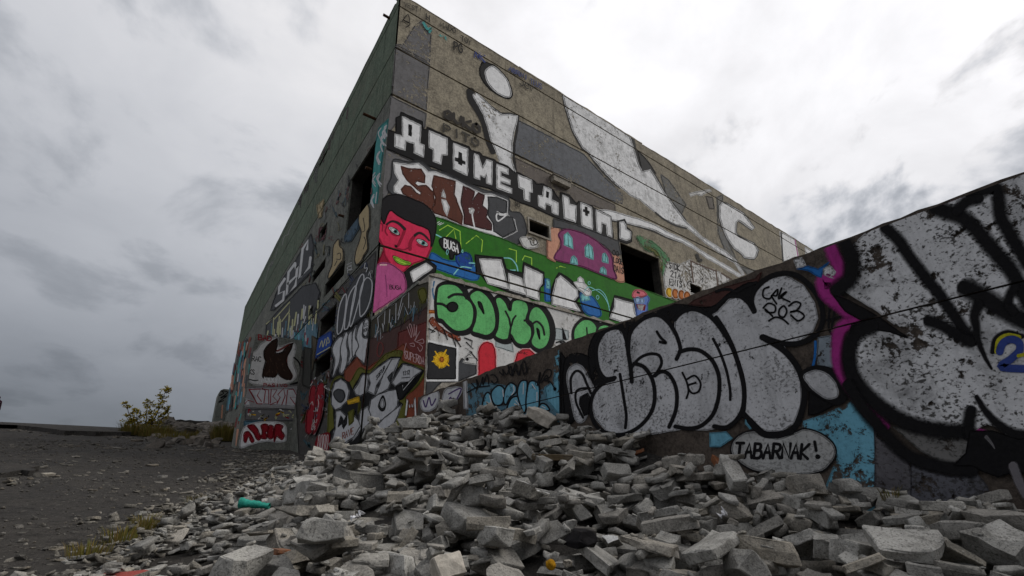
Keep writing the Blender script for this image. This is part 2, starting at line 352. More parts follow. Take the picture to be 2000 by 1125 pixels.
# ------------------------------------------------------------------ ground
XW, XL, YR, YB = 3.85, 4.0, 11.75, 8.33        # near wall face, left facade, right facade, annex front
CTRL = np.array([(3.9, -3, -.80), (3.85, -1, -.42), (3.85, 0, -.27), (3.85, .7, -.16), (3.85, 1.85, .03), (3.85, 3.4, .58), (3.85, 5, 1.03), (3.8, 6.6, 1.22), (3.6, 8.0, 1.12), (3.9, 9.5, .84), (4, 10.6, .84), (4, 12.5, .86), (4, 14.8, .95), (4, 17, 1.25),
    (1.2, 1.6, -.46), (0, 1.5, -.58), (0, 0, -.8), (2.4, .4, -.46), (1.3, .2, -.62), (-.6, 2.4, -.66), (-.7, 4.2, -.47), (.0, 6.4, -.17), (.85, 8.1, .04), (1.8, 10, .30), (2.8, 13, .70), (3.2, 15, .95),
    (2.3, 3.0, -.04), (1.5, 3.9, .06), (1.0, 2.9, -.22), (1.9, 2.2, -.20), (2.0, 5.0, .36), (2.7, 6.4, .76), (2.3, 8.0, .55), (3.0, 7.6, .82), (1.1, 5.0, -.02), (.5, 3.4, -.36), (3.0, 2.0, -.14), (3.0, 4.6, .54), (3.1, 9.6, .62), (1.5, 6.6, .32), (2.9, 11.2, .55), (1.5, -2, -.9), (-1.5, .5, -.95), (-2, 6, -.2), (-1, 9, .16), (0, 12, .55)])
def tps(r): return np.where(r > 1e-9, r * r * np.log(np.maximum(r, 1e-9)), 0)
_n = len(CTRL); _K = tps(np.hypot(CTRL[:, None, 0] - CTRL[None, :, 0], CTRL[:, None, 1] - CTRL[None, :, 1])) + np.eye(_n) * 0.02
_A = np.zeros((_n + 3, _n + 3)); _A[:_n, :_n] = _K; _A[:_n, _n] = 1; _A[:_n, _n + 1:] = CTRL[:, :2]; _A[_n:, :_n] = _A[:_n, _n:].T
_w = np.linalg.solve(_A, np.concatenate([CTRL[:, 2], np.zeros(3)]))
def pile_z(x, y):
    x = np.asarray(x, float); y = np.asarray(y, float); r = np.zeros_like(x) + _w[_n] + _w[_n + 1] * x + _w[_n + 2] * y
    for i in range(_n): r = r + _w[i] * tps(np.hypot(x - CTRL[i, 0], y - CTRL[i, 1]))
    return r
def base_z(x, y):
    x = np.asarray(x, float); y = np.asarray(y, float)
    yy = np.clip(y, -6, 46); z = -1.0 + 0.13 * yy
    far = np.maximum(y - 46, 0); z = z + 0.02 * np.minimum(far, 6) - 0.05 * np.maximum(far - 14, 0)
    z = z - 0.04 * np.maximum(-x - 12, 0) * (y < 400)
    return np.maximum(z, -40)
def pile_edge(y): return np.interp(y, [-2, 1, 2.4, 4.26, 6.5, 8.1, 10, 13, 16, 20], [-1.3, -.85, -.42, -.05, .42, 1.1, 1.85, 2.8, 3.3, 3.7])
def ground_z(x, y, drop=0.0):
    b = base_z(x, y); p = pile_z(x, y) - drop
    w = np.clip((np.asarray(x) - pile_edge(y) + 0.25) / 0.6, 0, 1) * (np.asarray(y) < 18) * (np.asarray(y) > -3); w = w * w * (3 - 2 * w)
    return b * (1 - w) + np.maximum(b, p) * w
GX = np.concatenate([[-2500, -900, -300, -120, -60, -40, -28], np.arange(-20, -6, .5), np.arange(-6, 4.3, .1), [4.6, 6, 10, 20, 40, 80, 200, 600, 2500]])
GY = np.concatenate([[-2500, -800, -250, -80, -30, -12, -7], np.arange(-5, 0, .25), np.arange(0, 16, .1), np.arange(16, 52, .4), [54, 58, 64, 72, 84, 120, 200, 400, 900, 2500]])
gx, gy = np.meshgrid(GX, GY); gz = ground_z(gx, gy, 0.11)
nz = np.vectorize(lambda a, b: noise.fractal(Vector((a * .9, b * .9, 3.1)), 1.0, 2.0, 4))(np.clip(gx, -60, 60), np.clip(gy, -60, 90))
gz = gz + nz * 0.035 * (np.abs(gx) < 60)
crest = np.vectorize(lambda a: noise.noise(Vector((a * .5, 1.7, 0))) * .10 + noise.noise(Vector((a * 2.1, 4.7, 0))) * .04)(np.clip(gx, -90, 90))
gz = gz + crest * np.clip((gy - 34) / 10, 0, 1) * (gy < 70)
me = bpy.data.meshes.new('ground'); ny, nx = gx.shape
me.from_pydata(np.stack([gx.ravel(), gy.ravel(), gz.ravel()], 1).tolist(), [], [(j * nx + i, j * nx + i + 1, (j + 1) * nx + i + 1, (j + 1) * nx + i) for j in range(ny - 1) for i in range(nx - 1)])
for p in me.polygons: p.use_smooth = True
m, t, b, out = newmat('broken_asphalt'); co = obj_co(t)
big = noise_n(t, co, 0.35, 5, 0.6, 0.4); mid = noise_n(t, co, 2.6, 6, 0.7); fine = noise_n(t, co, 38, 6, 0.75)
col = mixc(t, mrange(t, big, 0.38, 0.62, 0, 1, True), (0.050, 0.047, 0.045), (0.072, 0.065, 0.058))
col = mixc(t, mrange(t, mid, 0.50, 0.74, 0, 0.8), col, (0.026, 0.025, 0.024))
vo = N(t, 'ShaderNodeTexVoronoi'); vo.inputs['Scale'].default_value = 30; LK(t, co, vo.inputs['Vector'])
vs = N(t, 'ShaderNodeSeparateColor'); LK(t, vo.outputs['Color'], vs.inputs[0])
grit = math_n(t, 'MULTIPLY', math_n(t, 'GREATER_THAN', vs.outputs[0], 0.72), mrange(t, vo.outputs['Distance'], 0.30, 0.42, 1, 0))
grit = math_n(t, 'MULTIPLY', grit, mrange(t, noise_n(t, co, 0.8, 4), 0.40, 0.60, 0.25, 1))
col = mixc(t, math_n(t, 'MULTIPLY', grit, 0.75), col, mixc(t, vs.outputs[1], (0.11, 0.10, 0.09), (0.22, 0.205, 0.18)))
col = mixc(t, mrange(t, fine, 0.35, 0.66, 0.0, 0.55), col, (0.085, 0.080, 0.073))
ch = noise_n(t, co, 9, 7, 0.8, 0.2); col = mixc(t, mrange(t, ch, 0.52, 0.64, 0, 0.75), col, (0.016, 0.015, 0.015)); col = mixc(t, mrange(t, ch, 0.34, 0.42, 0.6, 0), col, (0.13, 0.122, 0.108))
v2 = N(t, 'ShaderNodeTexVoronoi'); v2.inputs['Scale'].default_value = 9; LK(t, co, v2.inputs['Vector']); v2s = N(t, 'ShaderNodeSeparateColor'); LK(t, v2.outputs['Color'], v2s.inputs[0])
peb = math_n(t, 'MULTIPLY', math_n(t, 'GREATER_THAN', v2s.outputs[0], 0.80), mrange(t, v2.outputs['Distance'], 0.22, 0.30, 1, 0)); col = mixc(t, math_n(t, 'MULTIPLY', peb, 0.7), col, (0.17, 0.16, 0.14))
LK(t, col, b.inputs['Base Color']); b.inputs['Roughness'].default_value = 0.93
h = math_n(t, 'ADD', math_n(t, 'ADD', math_n(t, 'MULTIPLY', grit, 0.8), math_n(t, 'MULTIPLY', peb, 1.2)), math_n(t, 'ADD', math_n(t, 'MULTIPLY', ch, 1.6), math_n(t, 'MULTIPLY', fine, 0.7))); bump(t, b, h, 1.0, 0.045)
M_GROUND = m
tag(link('ground', me, M_GROUND), 'dark sloping ground of worn asphalt and grit', kind='structure')

# ------------------------------------------------------------------ walls with openings
def panel(name, ax, pos, u0, u1, z0, z1, holes, depth, mat, parent, name_holes=True):
    """slab of wall face with openings; the rims of slab and openings run `depth` inwards"""
    bm = bmesh.new()
    hs = [(max(a, u0), min(b_, u1), max(c, z0), min(d, z1)) for a, b_, c, d in holes if a < u1 and b_ > u0 and c < z1 and d > z0]
    U = sorted({u0, u1, *[v for h_ in hs for v in h_[:2]]}); Z = sorted({z0, z1, *[v for h_ in hs for v in h_[2:]]})
    cache = {}
    def V(u, z, d):
        k = (round(u, 4), round(z, 4), d)
        if k not in cache: cache[k] = bm.verts.new((pos + d, u, z) if ax == 'X' else (u, pos + d, z))
        return cache[k]
    def isin(u, z): return any(a < u < b_ and c < z < d for a, b_, c, d in hs)
    cells = {}
    for i in range(len(U) - 1):
        for j in range(len(Z) - 1): cells[i, j] = not isin((U[i] + U[i + 1]) / 2, (Z[j] + Z[j + 1]) / 2)
    for (i, j), on in cells.items():
        if not on: continue
        a, b_, c, d = U[i], U[i + 1], Z[j], Z[j + 1]
        bm.faces.new((V(a, c, 0), V(b_, c, 0), V(b_, d, 0), V(a, d, 0)))
        for (di, dj, p, q) in ((-1, 0, (a, c), (a, d)), (1, 0, (b_, d), (b_, c)), (0, -1, (b_, c), (a, c)), (0, 1, (a, d), (b_, d))):
            if not cells.get((i + di, j + dj), False):
                bm.faces.new((V(*p, 0), V(*q, 0), V(*q, depth), V(*p, depth)))
    bmesh.ops.recalc_face_normals(bm, faces=bm.faces[:])
    return from_bm(name, bm, mat, parent)

G = 0.034                                            # half a joint
LZ = [0.0, 6.74, 12.36, 14.42, 16.44, 16.96]
LH = [(12.86, 15.45, 8.82, 11.30), (18.45, 19.5, 10.45, 11.02), (17.9, 20.0, 8.60, 9.06), (15.0, 17.5, 7.10, 7.68), (15.45, 17.6, 5.42, 6.22), (15.45, 17.6, 3.88, 4.58), (20.4, 21.95, 15.98, 16.26), (18.9, 19.5, 6.95, 7.3)]
RH = [(14.88, 17.65, 8.35, 10.33), (9.66, 10.65, 9.10, 9.65), (19.95, 20.98, 9.12, 9.64)]
BLD = empty('concrete_building', (4, 11.75, 0.5), 'tall derelict concrete building covered in graffiti', 'building')
M_PAN_L = MC_LEFT
LV = [11.75, 24.2, 36.4, 48.0]; RV = [4.0, 13.1, 22.02, 31, 40, 48]
for zi in range(5):
    z0, z1 = LZ[zi] + (G if zi else 0), LZ[zi + 1] - (G if zi < 4 else 0)
    for vi in range(len(LV) - 1):
        panel('panel', 'X', XL, LV[vi] + (0.005 if vi else 0.0), LV[vi + 1] - 0.005, z0, min(z1, 16.86), LH, 0.06, MC_LEFT2 if zi < 2 else MC_LEFT, BLD)
    for vi in range(len(RV) - 1):
        panel('panel', 'Y', YR, RV[vi] + (0.004 if vi else 0.002), RV[vi + 1] - 0.004, z0, z1 + (.10 if zi == 4 else 0), RH, 0.06, MC_RIGHT, BLD)
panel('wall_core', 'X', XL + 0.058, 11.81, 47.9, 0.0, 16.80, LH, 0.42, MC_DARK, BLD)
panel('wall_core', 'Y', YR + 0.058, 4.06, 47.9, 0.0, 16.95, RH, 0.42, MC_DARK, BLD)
for nm, bx in (('back_wall', (4.1, 48, 47.6, 48.0, 0, 16.7)), ('back_wall', (47.6, 47.98, 11.9, 47.5, 0, 16.7)), ('light_block_slab', (4.5, 47.4, 12.3, 47.4, 6.4, 6.7)), ('roof', (4.12, 47.9, 11.88, 47.95, 16.55, 16.84)), ('parapet', (4.03, 47.9, 11.83, 12.06, 16.842, 17.06))):  # the inner floor slab is added only to block light inside the shell
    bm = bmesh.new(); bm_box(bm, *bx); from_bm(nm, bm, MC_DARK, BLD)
def rough_strip(x0, x1, y0, y1, z0, z1, n, amp, axis, seed):
    """coping run with a crumbled upper edge"""
    bm = bmesh.new(); rr = random.Random(seed); rows = []
    for i in range(n + 1):
        k = i / n; dz = rr.uniform(-amp, amp * .5) * (1 if rr.random() < .6 else .3)
        if axis == 'X': x = x0 + (x1 - x0) * k; c = ((x, y0, z0), (x, y1, z0), (x, y1, z1 + dz), (x, y0, z1 + dz + rr.uniform(-amp, 0) * .4))
        else: y = y0 + (y1 - y0) * k; c = ((x0, y, z0), (x1, y, z0), (x1, y, z1 + dz), (x0, y, z1 + dz + rr.uniform(-amp, 0) * .4))
        rows.append([bm.verts.new(v) for v in c])
    for a, b_ in zip(rows, rows[1:]):
        for q in range(4): bm.faces.new((a[q], b_[q], b_[(q + 1) % 4], a[(q + 1) % 4]))
    bm.faces.new(rows[0][::-1]); bm.faces.new(rows[-1]); bmesh.ops.recalc_face_normals(bm, faces=bm.faces[:]); return bm
for k, (a, b_, z1) in enumerate(((3.99, 9.42, 17.10), (9.45, 17.6, 17.16), (17.66, 18.35, 17.08), (18.38, 30.9, 17.13), (30.93, 47.9, 17.13))):
    from_bm('coping', rough_strip(a, b_, YR - 0.012 + 0.002 * (k % 2), YR + 0.32, 17.062, z1, int((b_ - a) * 3), 0.05, 'X', k), MC_RIGHT, BLD)
for k, (a, b_, z1) in enumerate(((12.09, 22, 16.90), (22.03, 33, 16.89), (33.03, 47.9, 16.90))):
    from_bm('coping', rough_strip(XL - 0.015, XL + 0.3, a, b_, 16.862, z1, int((b_ - a) * 2), 0.04, 'Y', 20 + k), MC_LEFT, BLD)
# frame round the small window, lintel bracket, rod stubs
m, t, b, out = newmat('rusted_steel'); co = obj_co(t); k = noise_n(t, co, 14, 6, 0.7)
LK(t, mixc(t, mrange(t, k, 0.35, 0.65, 0, 1), (0.035, 0.026, 0.02), (0.12, 0.05, 0.022)), b.inputs['Base Color']); bump(t, b, k, 0.5, 0.01); M_RUST = m
for (a, b_, c, d) in RH[1:2]:
    bm = bmesh.new()
    bm_box(bm, a - .07, b_ + .07, YR - .035, YR + .10, d + .001, d + .075); bm_box(bm, a - .07, b_ + .07, YR - .05, YR + .10, c - .08, c - .001)
    bm_box(bm, a - .07, a - .001, YR - .034, YR + .10, c, d); bm_box(bm, b_ + .001, b_ + .07, YR - .034, YR + .10, c, d)
    from_bm('window_frame', bm, MC_BLOCK, BLD)
bm = bmesh.new(); bm_box(bm, 10.9, 11.83, YR - .20, YR - .001, 11.84, 12.10); bm_box(bm, 10.86, 11.87, YR - .24, YR - .002, 12.102, 12.13)
from_bm('bracket', bm, MC_BLOCK, BLD)
for (x0, x1, y, z) in ((3.55, 3.995, 13.1, 12.36), (3.75, 3.995, 12.6, 16.72), (3.8, 3.995, 13.05, 10.2), (3.8, 3.995, 15.9, 9.9)):
    bm = bmesh.new(); bmesh.ops.create_cone(bm, cap_ends=True, segments=8, radius1=.05, radius2=.05, depth=x1 - x0, matrix=Matrix.Translation(((x0 + x1) / 2, y, z)) @ Matrix.Rotation(math.pi / 2, 4, 'Y'))
    from_bm('rod_stub', bm, M_RUST, BLD)
# buttress against the left facade, wing wall at the far end
BT = (2.2, 3.995, 20.0, 21.6, 1.2, 6.05)
bm = bmesh.new(); bm_box(bm, *BT); bmesh.ops.bevel(bm, geom=[e for e in bm.edges if abs(e.verts[0].co.x - 2.2) < .01 and abs(e.verts[1].co.x - 2.2) < .01], offset=0.03, segments=1)
from_bm('buttress', bm, MC_LEFT2, BLD)
WING = empty('wing_wall', (3.6, 48.2, 4.8), 'low grey wing wall with a rounded end at the building\'s far corner', 'wall')
bm = bmesh.new(); prof = [(3.2, 4.6), (3.2, 8.4), (3.28, 8.75), (3.5, 8.92), (3.985, 8.92), (3.985, 4.6)]
vf = [bm.verts.new((x, 47.7, z)) for x, z in prof]; vb = [bm.verts.new((x, 49.5, z)) for x, z in prof]
bm.faces.new(vf); bm.faces.new(vb[::-1])
for i in range(6): bm.faces.new((vf[i], vb[i], vb[(i + 1) % 6], vf[(i + 1) % 6]))
bmesh.ops.recalc_face_normals(bm, faces=bm.faces[:]); from_bm('wall_body', bm, MC_LEFT2, WING)

# ------------------------------------------------------------------ annex and near wall
ANX = empty('concrete_annex', (4.0, 8.33, 0.4), 'low pale concrete annex with green bubble lettering in front of the building', 'annex')
bm = bmesh.new(); bm_box(bm, XL + .001, 13.0, YB, YR - .013, -0.6, 4.40)
bmesh.ops.subdivide_edges(bm, edges=[e for e in bm.edges if abs(e.verts[0].co.x - e.verts[1].co.x) > 2], cuts=40)
from_bm('block_body', bm, MC_BLOCK, ANX)
from_bm('coping', rough_strip(XL + .001, 13.0, YB - .03, YB + .5, 4.402, 4.50, 70, 0.07, 'X', 91), MC_BLOCK, ANX)
from_bm('coping', rough_strip(XL - .02, XL + .5, YB + .502, YR - .013, 4.402, 4.49, 26, 0.05, 'Y', 92), MC_LEFT2, ANX)
NWL = empty('graffiti_wall', (3.85, 4, -0.6), 'long low concrete wall with huge silver and black graffiti behind the rubble', 'wall')
NZ = 1.072
def lift(z0, z1, rough):
    bm = bmesh.new(); bm_box(bm, XW, XW + .42, -14.0, YB - .035, z0, z1)
    if rough:
        bmesh.ops.subdivide_edges(bm, edges=[e for e in bm.edges if abs(e.verts[0].co.y - e.verts[1].co.y) > 5], cuts=220)
        rr = random.Random(5)
        for v in bm.verts:
            if v.co.z > z1 - .01: v.co.z += rr.uniform(-.016, .004) + .012 * noise.noise(Vector((v.co.y * 1.3, 0, 0))) ; v.co.x += (rr.uniform(0, .012) if v.co.x < XW + .1 else 0)
    return bm
from_bm('lower_lift', lift(-1.4, NZ - .004, False), MC_WALL, NWL)
from_bm('upper_lift', lift(NZ + .004, 1.735, True), MC_WALL, NWL)
bm = bmesh.new(); bm_box(bm, XW + .01, XW + .40, -13.9, YB - .05, NZ - .01, NZ + .01); from_bm('joint_mortar', bm, MC_DARK, NWL)

# ------------------------------------------------------------------ graffiti: right facade
RF = Plane('Y', YR, BLD, (4.0, 47.9, 0.2, 17.05), LZ[1:5], [(a - .075, b_ + .075, c - .085, d + .08) if i == 1 else (a, b_, c, d) for i, (a, b_, c, d) in enumerate(RH)], flake=0.24, gap=0.035)
p = Piece(RF, 'buff_patch', 'grey buff paint rolled over old graffiti near the corner')
p.z(730, 0, 5).fill('grey', [(290, 430), (350, 330), (400, 255), (480, 195), (570, 255), (555, 400), (548, 615), (215, 440)], flake=.62, dirt=.95)
p.fill('grey', [(212, 452), (548, 628), (530, 800), (512, 1085), (178, 912)], flake=.52, dirt=.95)
p.fill('grey', [(168, 940), (515, 1110), (500, 1240), (480, 1270), (260, 1160), (150, 1290), (130, 1280)], flake=.4)
p.z(730, 200, 5).fill('grey', [(120, 455), (560, 660), (560, 700), (200, 600), (180, 720), (140, 900), (80, 960), (88, 700)], flake=.45)
p.done()
p = Piece(RF, 'buff_patch', 'blue grey buff patch beside the white stroke')
p.z(0, 0, 1).fill('bluegrey', [(1009, 233), (1080, 270), (1140, 301), (1150, 312), (1180, 345), (1215, 378), (1216, 398), (1190, 391), (1100, 346), (1005, 300)], flake=.46, dirt=.95)
p.done(); p = Piece(RF, 'buff_patch', 'brown buff patch above the lettering'); p.z(0, 0, 1).fill((0.135, 0.115, 0.10), [(1006, 308), (1100, 352), (1200, 400), (1203, 420), (1160, 402), (1100, 392), (1040, 352), (1008, 338)], flake=.5)
p.done(); p = Piece(RF, 'buff_patch', 'grey patch round the white hook'); p.z(0, 0, 1).fill((0.13, 0.13, 0.125), [(1400, 385), (1412, 380), (1407, 440), (1445, 520), (1500, 535), (1470, 545), (1420, 500), (1402, 455)], flake=.55)
p.done(); p = Piece(RF, 'buff_patch', 'small grey patch under the roof edge'); p.z(0, 0, 1).fill((0.13, 0.13, 0.125), [(1290, 340), (1305, 350), (1340, 400), (1330, 420), (1300, 380)], flake=.6)
p.done()
p = Piece(RF, 'white_exclamation', 'white painted dot and stem with a black shadow edge')
p.z(730, 0, 5).blob('black', [(1035, 660), (1070, 605), (1130, 620), (1200, 655), (1300, 765), (1347, 880), (1347, 950), (1290, 962), (1190, 915), (1100, 840), (1040, 740)])
p.blob('white', [(1090, 725), (1110, 670), (1160, 648), (1220, 690), (1290, 770), (1330, 860), (1336, 935), (1280, 943), (1200, 900), (1130, 830)], flake=.22)
p.z(730, 200, 5).line('black', [(945, -105), (955, -30), (1010, 60), (1065, 160), (1095, 260), (1120, 370), (1165, 480)], 75, taper=(1.1, .8))
p.line('black', [(1060, -40), (1140, 40), (1240, 110), (1330, 112), (1412, 128), (1395, 290), (1365, 440), (1368, 560), (1385, 660)], 24, smooth=False)
p.fill('white', [(968, -70), (1000, -97), (1050, -50), (1110, 10), (1180, 75), (1255, 122), (1330, 122), (1402, 134), (1396, 190), (1368, 290), (1350, 400), (1350, 480), (1345, 560), (1385, 700), (1362, 835), (1340, 780), (1312, 625), (1232, 590), (1185, 455), (1150, 380), (1112, 240), (1075, 130), (1030, 40), (992, -20)], flake=.42, spots=.45)
p.done()
p = Piece(RF, 'white_swoosh', 'huge white curved stroke running down from the roof edge')
p.z(1080, 160, 5).line('black', [(98, 120), (115, 220), (135, 290), (200, 490), (290, 650), (350, 700), (440, 820), (560, 950), (650, 1030)], 26)
p.line('black', [(765, 535), (800, 690), (850, 850), (900, 850)], 45, smooth=False); p.fill('black', [(820, 660), (930, 780), (1010, 900), (960, 865), (870, 880)], flake=.3)
p.line('black', [(960, 860), (1020, 960), (1105, 1110), (1200, 1230), (1290, 1350)], 26)
p.fill('white', [(100, 135), (400, 305), (750, 535), (775, 620), (800, 700), (830, 800), (870, 880), (950, 860), (1000, 940), (1080, 1080), (1120, 1130), (1190, 1230), (1290, 1360), (1380, 1440), (1450, 1510), (1560, 1580), (1690, 1660), (1790, 1750), (1870, 1885), (1850, 1890), (1770, 1765), (1600, 1655), (1480, 1565), (1300, 1415), (1190, 1390), (1080, 1335), (960, 1245), (850, 1150), (760, 1110), (700, 1060), (620, 1000), (540, 920), (420, 780), (350, 690), (290, 640), (200, 480), (130, 260)], flake=.38, spots=.5, dirt=.9)
p.z(1080, 360, 5).line('black', [(1000, 275), (1080, 340), (1190, 400), (1300, 430)], 16)
p.done()
p = Piece(RF, 'white_arc', 'thin ragged white arc crossing the wall')
p.z(1080, 360, 5).line('black', [(560, 350), (720, 380), (900, 430), (1000, 465), (1120, 520), (1240, 560)], 22, flake=.35)
p.fill('white', [(440, 248), (560, 258), (700, 298), (870, 350), (1000, 398), (1140, 478), (1240, 518), (1330, 568), (1430, 638), (1560, 718), (1700, 798), (1840, 890), (1815, 905), (1640, 800), (1490, 712), (1400, 645), (1260, 565), (1100, 505), (1000, 452), (900, 420), (700, 372), (570, 342)], flake=.3)
p.done()
p = Piece(RF, 'white_hook', 'white hooked letter with a black outline near the roof')
hk = [(630, 310), (655, 278), (690, 290), (860, 390), (915, 465), (962, 530), (945, 542), (860, 482), (812, 450), (787, 470), (780, 570), (800, 602), (880, 645), (960, 682), (1000, 742), (982, 800), (960, 826), (870, 812), (850, 782), (770, 722), (700, 622), (652, 502), (630, 420)]
p.z(1280, 340, 5).line('black', hk, 30, True, smooth=False, soft=.1).fill('white', hk, flake=.3, spots=.35)
p.done(); p = Piece(RF, 'white_panel', 'white painted panel at the far roof edge'); p.z(1280, 340, 5).fill('white', [(1215, 560), (1360, 640), (1396, 800), (1250, 860)], flake=.3); p.line('black', [(1228, 570), (1245, 850)], 14, smooth=False); p.line('magenta', [(1362, 640), (1392, 800)], 9, smooth=False)
p.done(); p = Piece(RF, 'white_panel', 'thin white sliver at the far roof edge'); p.z(1280, 340, 5).fill('white', [(1460, 715), (1560, 770), (1470, 790)], flake=.3)
p.done(); p = Piece(RF, 'torn_flap', 'torn pale strip hanging near the roof'); p.z(1280, 340, 5).fill('offwhite', [(330, 190), (400, 175), (530, 152), (550, 165), (480, 190), (450, 210), (400, 195), (345, 215)], flake=.2)
p.fill((.10, .085, .07), [(490, 215), (560, 230), (575, 340), (525, 335)], flake=.4)
p.done()
p = Piece(RF, 'block_lettering', 'white Cyrillic block capitals on a black band')
p.z(730, 200, 5).fill('black', [(130, 265), (213, 290), (215, 150), (258, 130), (265, 95), (475, 190), (482, 262), (512, 265), (520, 240), (742, 345), (760, 372), (930, 432), (950, 468), (1030, 490), (1060, 520), (1182, 562), (1200, 582), (1300, 622), (1385, 690), (1400, 680), (1562, 765), (1590, 800), (1650, 795), (1745, 850), (1815, 955), (1820, 880), (1905, 905), (1990, 1000), (1995, 1190), (1830, 1150), (1700, 1095), (1550, 1022), (1440, 985), (1350, 942), (1100, 835), (900, 792), (650, 662), (400, 572), (120, 452)], flake=.12)
LT = []
for L in ([(280, 140), (455, 225), (450, 400), (490, 420), (485, 535), (395, 495), (395, 400), (310, 375), (305, 470), (205, 430), (205, 310), (280, 335)],
    [(540, 280), (715, 355), (715, 515), (665, 510), (655, 605), (580, 575), (580, 460), (540, 440)], [(780, 400), (915, 460), (915, 715), (775, 650)],
    [(980, 500), (1020, 520), (1060, 650), (1100, 560), (1155, 580), (1150, 805), (1100, 790), (1100, 700), (1080, 735), (1040, 710), (1035, 755), (980, 735)],
    [(1200, 605), (1310, 650), (1310, 702), (1240, 675), (1240, 722), (1330, 762), (1330, 802), (1240, 767), (1240, 800), (1345, 845), (1345, 890), (1200, 835)],
    [(1410, 710), (1540, 760), (1545, 880), (1520, 880), (1520, 970), (1470, 950), (1465, 850), (1415, 830)],
    [(1660, 820), (1730, 850), (1735, 950), (1800, 985), (1800, 1100), (1740, 1075), (1735, 1010), (1680, 985), (1670, 1045), (1610, 1010), (1605, 910), (1650, 920)],
    [(1845, 905), (1900, 935), (1910, 995), (1975, 1015), (1970, 1170), (1860, 1130)]): LT.append(((730, 200, 5), L))
p.z(1080, 360, 5).fill('black', [(225, 205), (250, 165), (385, 212), (400, 235), (420, 240), (565, 312), (590, 525), (470, 492), (400, 470), (240, 405), (225, 380)]).fill('black', [(630, 360), (700, 342), (722, 420), (772, 465), (768, 560), (720, 582), (638, 552)])
LT += [((1080, 360, 5), L) for L in ([(270, 180), (375, 225), (385, 440), (280, 400)], [(420, 250), (560, 320), (575, 515), (530, 500), (520, 390), (475, 375), (470, 480), (430, 460)], [(650, 372), (690, 365), (710, 400), (712, 440), (755, 465), (755, 530), (720, 548), (655, 525)])]
band = p.done()
EYE = {0: [[(342, 215), (368, 228), (365, 332), (340, 320)]], 2: [[(830, 485), (858, 500), (858, 615), (828, 600)], [(795, 540), (890, 580), (890, 606), (795, 568)]], 6: [[(1685, 870), (1705, 880), (1702, 935), (1685, 925)]], 8: [[(315, 220), (332, 226), (335, 310), (318, 302)], [(295, 245), (352, 268), (352, 286), (295, 262)]]}
for i, (zz, L) in enumerate(LT):
    p = Piece(RF, 'letter', None, band); p.z(*zz).fill('white', L, flake=.2)
    for e in EYE.get(i, ()): p.fill('black', e)
    p.done()
p = Piece(RF, 'brown_throwup', 'brown and grey bubble lettering with a white edge')
p.z(730, 200, 5).blob('grey2', [(190, 560), (330, 580), (450, 575), (560, 650), (700, 690), (900, 790), (1100, 860), (1310, 930), (1330, 1060), (1440, 1090), (1490, 1280), (1380, 1400), (1220, 1360), (950, 1270), (700, 1160), (560, 1080), (340, 960), (180, 900), (130, 830), (170, 720)], flake=.35)
p.fill('white', [(195, 590), (330, 610), (440, 598), (500, 650), (530, 680), (600, 678), (800, 760), (870, 800), (990, 860), (1080, 898), (1150, 898), (1305, 962), (1300, 1080), (1310, 1105), (1372, 1150), (1398, 1260), (1250, 1332), (1150, 1292), (980, 1242), (850, 1192), (700, 1132), (600, 1112), (555, 1052), (350, 942), (270, 915), (200, 872), (200, 820), (242, 760), (205, 690)], flake=.15)
p.fill('brown', [(265, 622), (340, 650), (460, 652), (500, 720), (495, 790), (420, 770), (400, 795), (430, 818), (510, 812), (580, 880), (593, 990), (560, 1046), (430, 980), (285, 892), (265, 850), (300, 812), (360, 822), (410, 880), (450, 905), (458, 880), (420, 850), (330, 770), (282, 700)], flake=.3)
p.fill('brown', [(585, 715), (795, 772), (785, 900), (868, 1110), (860, 1196), (710, 1122), (592, 1085), (562, 1040), (592, 1000), (602, 930), (565, 820)], flake=.28)
p.fill('white', [(682, 855), (702, 935), (662, 918)]).fill('white', [(660, 948), (702, 960), (735, 1025), (712, 1110), (690, 1060)])
p.fill('brown2', [(870, 815), (985, 872), (960, 962), (1020, 885), (1078, 908), (1060, 1010), (1115, 1060), (1095, 1120), (1150, 1190), (1148, 1255), (880, 1188), (882, 1100), (850, 980)], flake=.26)
p.line('white', [(930, 1040), (975, 1050), (960, 1100), (985, 1235)], 14); p.ell('white', 955, 1060, 20, 26)
p.fill('grey2', [(1112, 922), (1200, 930), (1300, 970), (1288, 1090), (1210, 1068), (1222, 1112), (1352, 1122), (1388, 1250), (1258, 1318), (1170, 1258), (1162, 1180), (1112, 1100), (1120, 1010)], flake=.2)
p.line('white', [(1205, 1070), (1235, 1100), (1300, 1090), (1215, 1160), (1195, 1110), (1215, 1075)], 14)
p.done()
# green field, letters and figures
p = Piece(RF, 'green_field', 'green painted band with blue and white outlines')
p.z(0, 0, 1).fill('green', [(838, 420), (850, 424), (900, 442), (980, 466), (1030, 488), (1086, 508), (1130, 517), (1215, 549), (1300, 582), (1345, 598), (1345, 660), (1240, 650), (1050, 600), (838, 540), (800, 530)], flake=.12, spots=.25)
p.z(730, 400, 5).blob('ultra', [(560, 470), (700, 540), (860, 560), (1000, 600), (1000, 740), (700, 660), (560, 590)], flake=.3).blob('blue', [(800, 500), (920, 470), (960, 560), (930, 640), (830, 600)], flake=.45)
for q in ([(640, 250), (720, 200), (840, 260), (850, 420)], [(900, 380), (1000, 300), (1060, 350), (1050, 460)], [(690, 330), (780, 240), (800, 330)], [(1320, 430), (1390, 450), (1390, 560)], [(1450, 540), (1470, 500), (1540, 520), (1540, 590)], [(1780, 620), (1820, 600), (1880, 620)]): p.line('lime', q, 9, smooth=False, soft=.2, flake=.45)
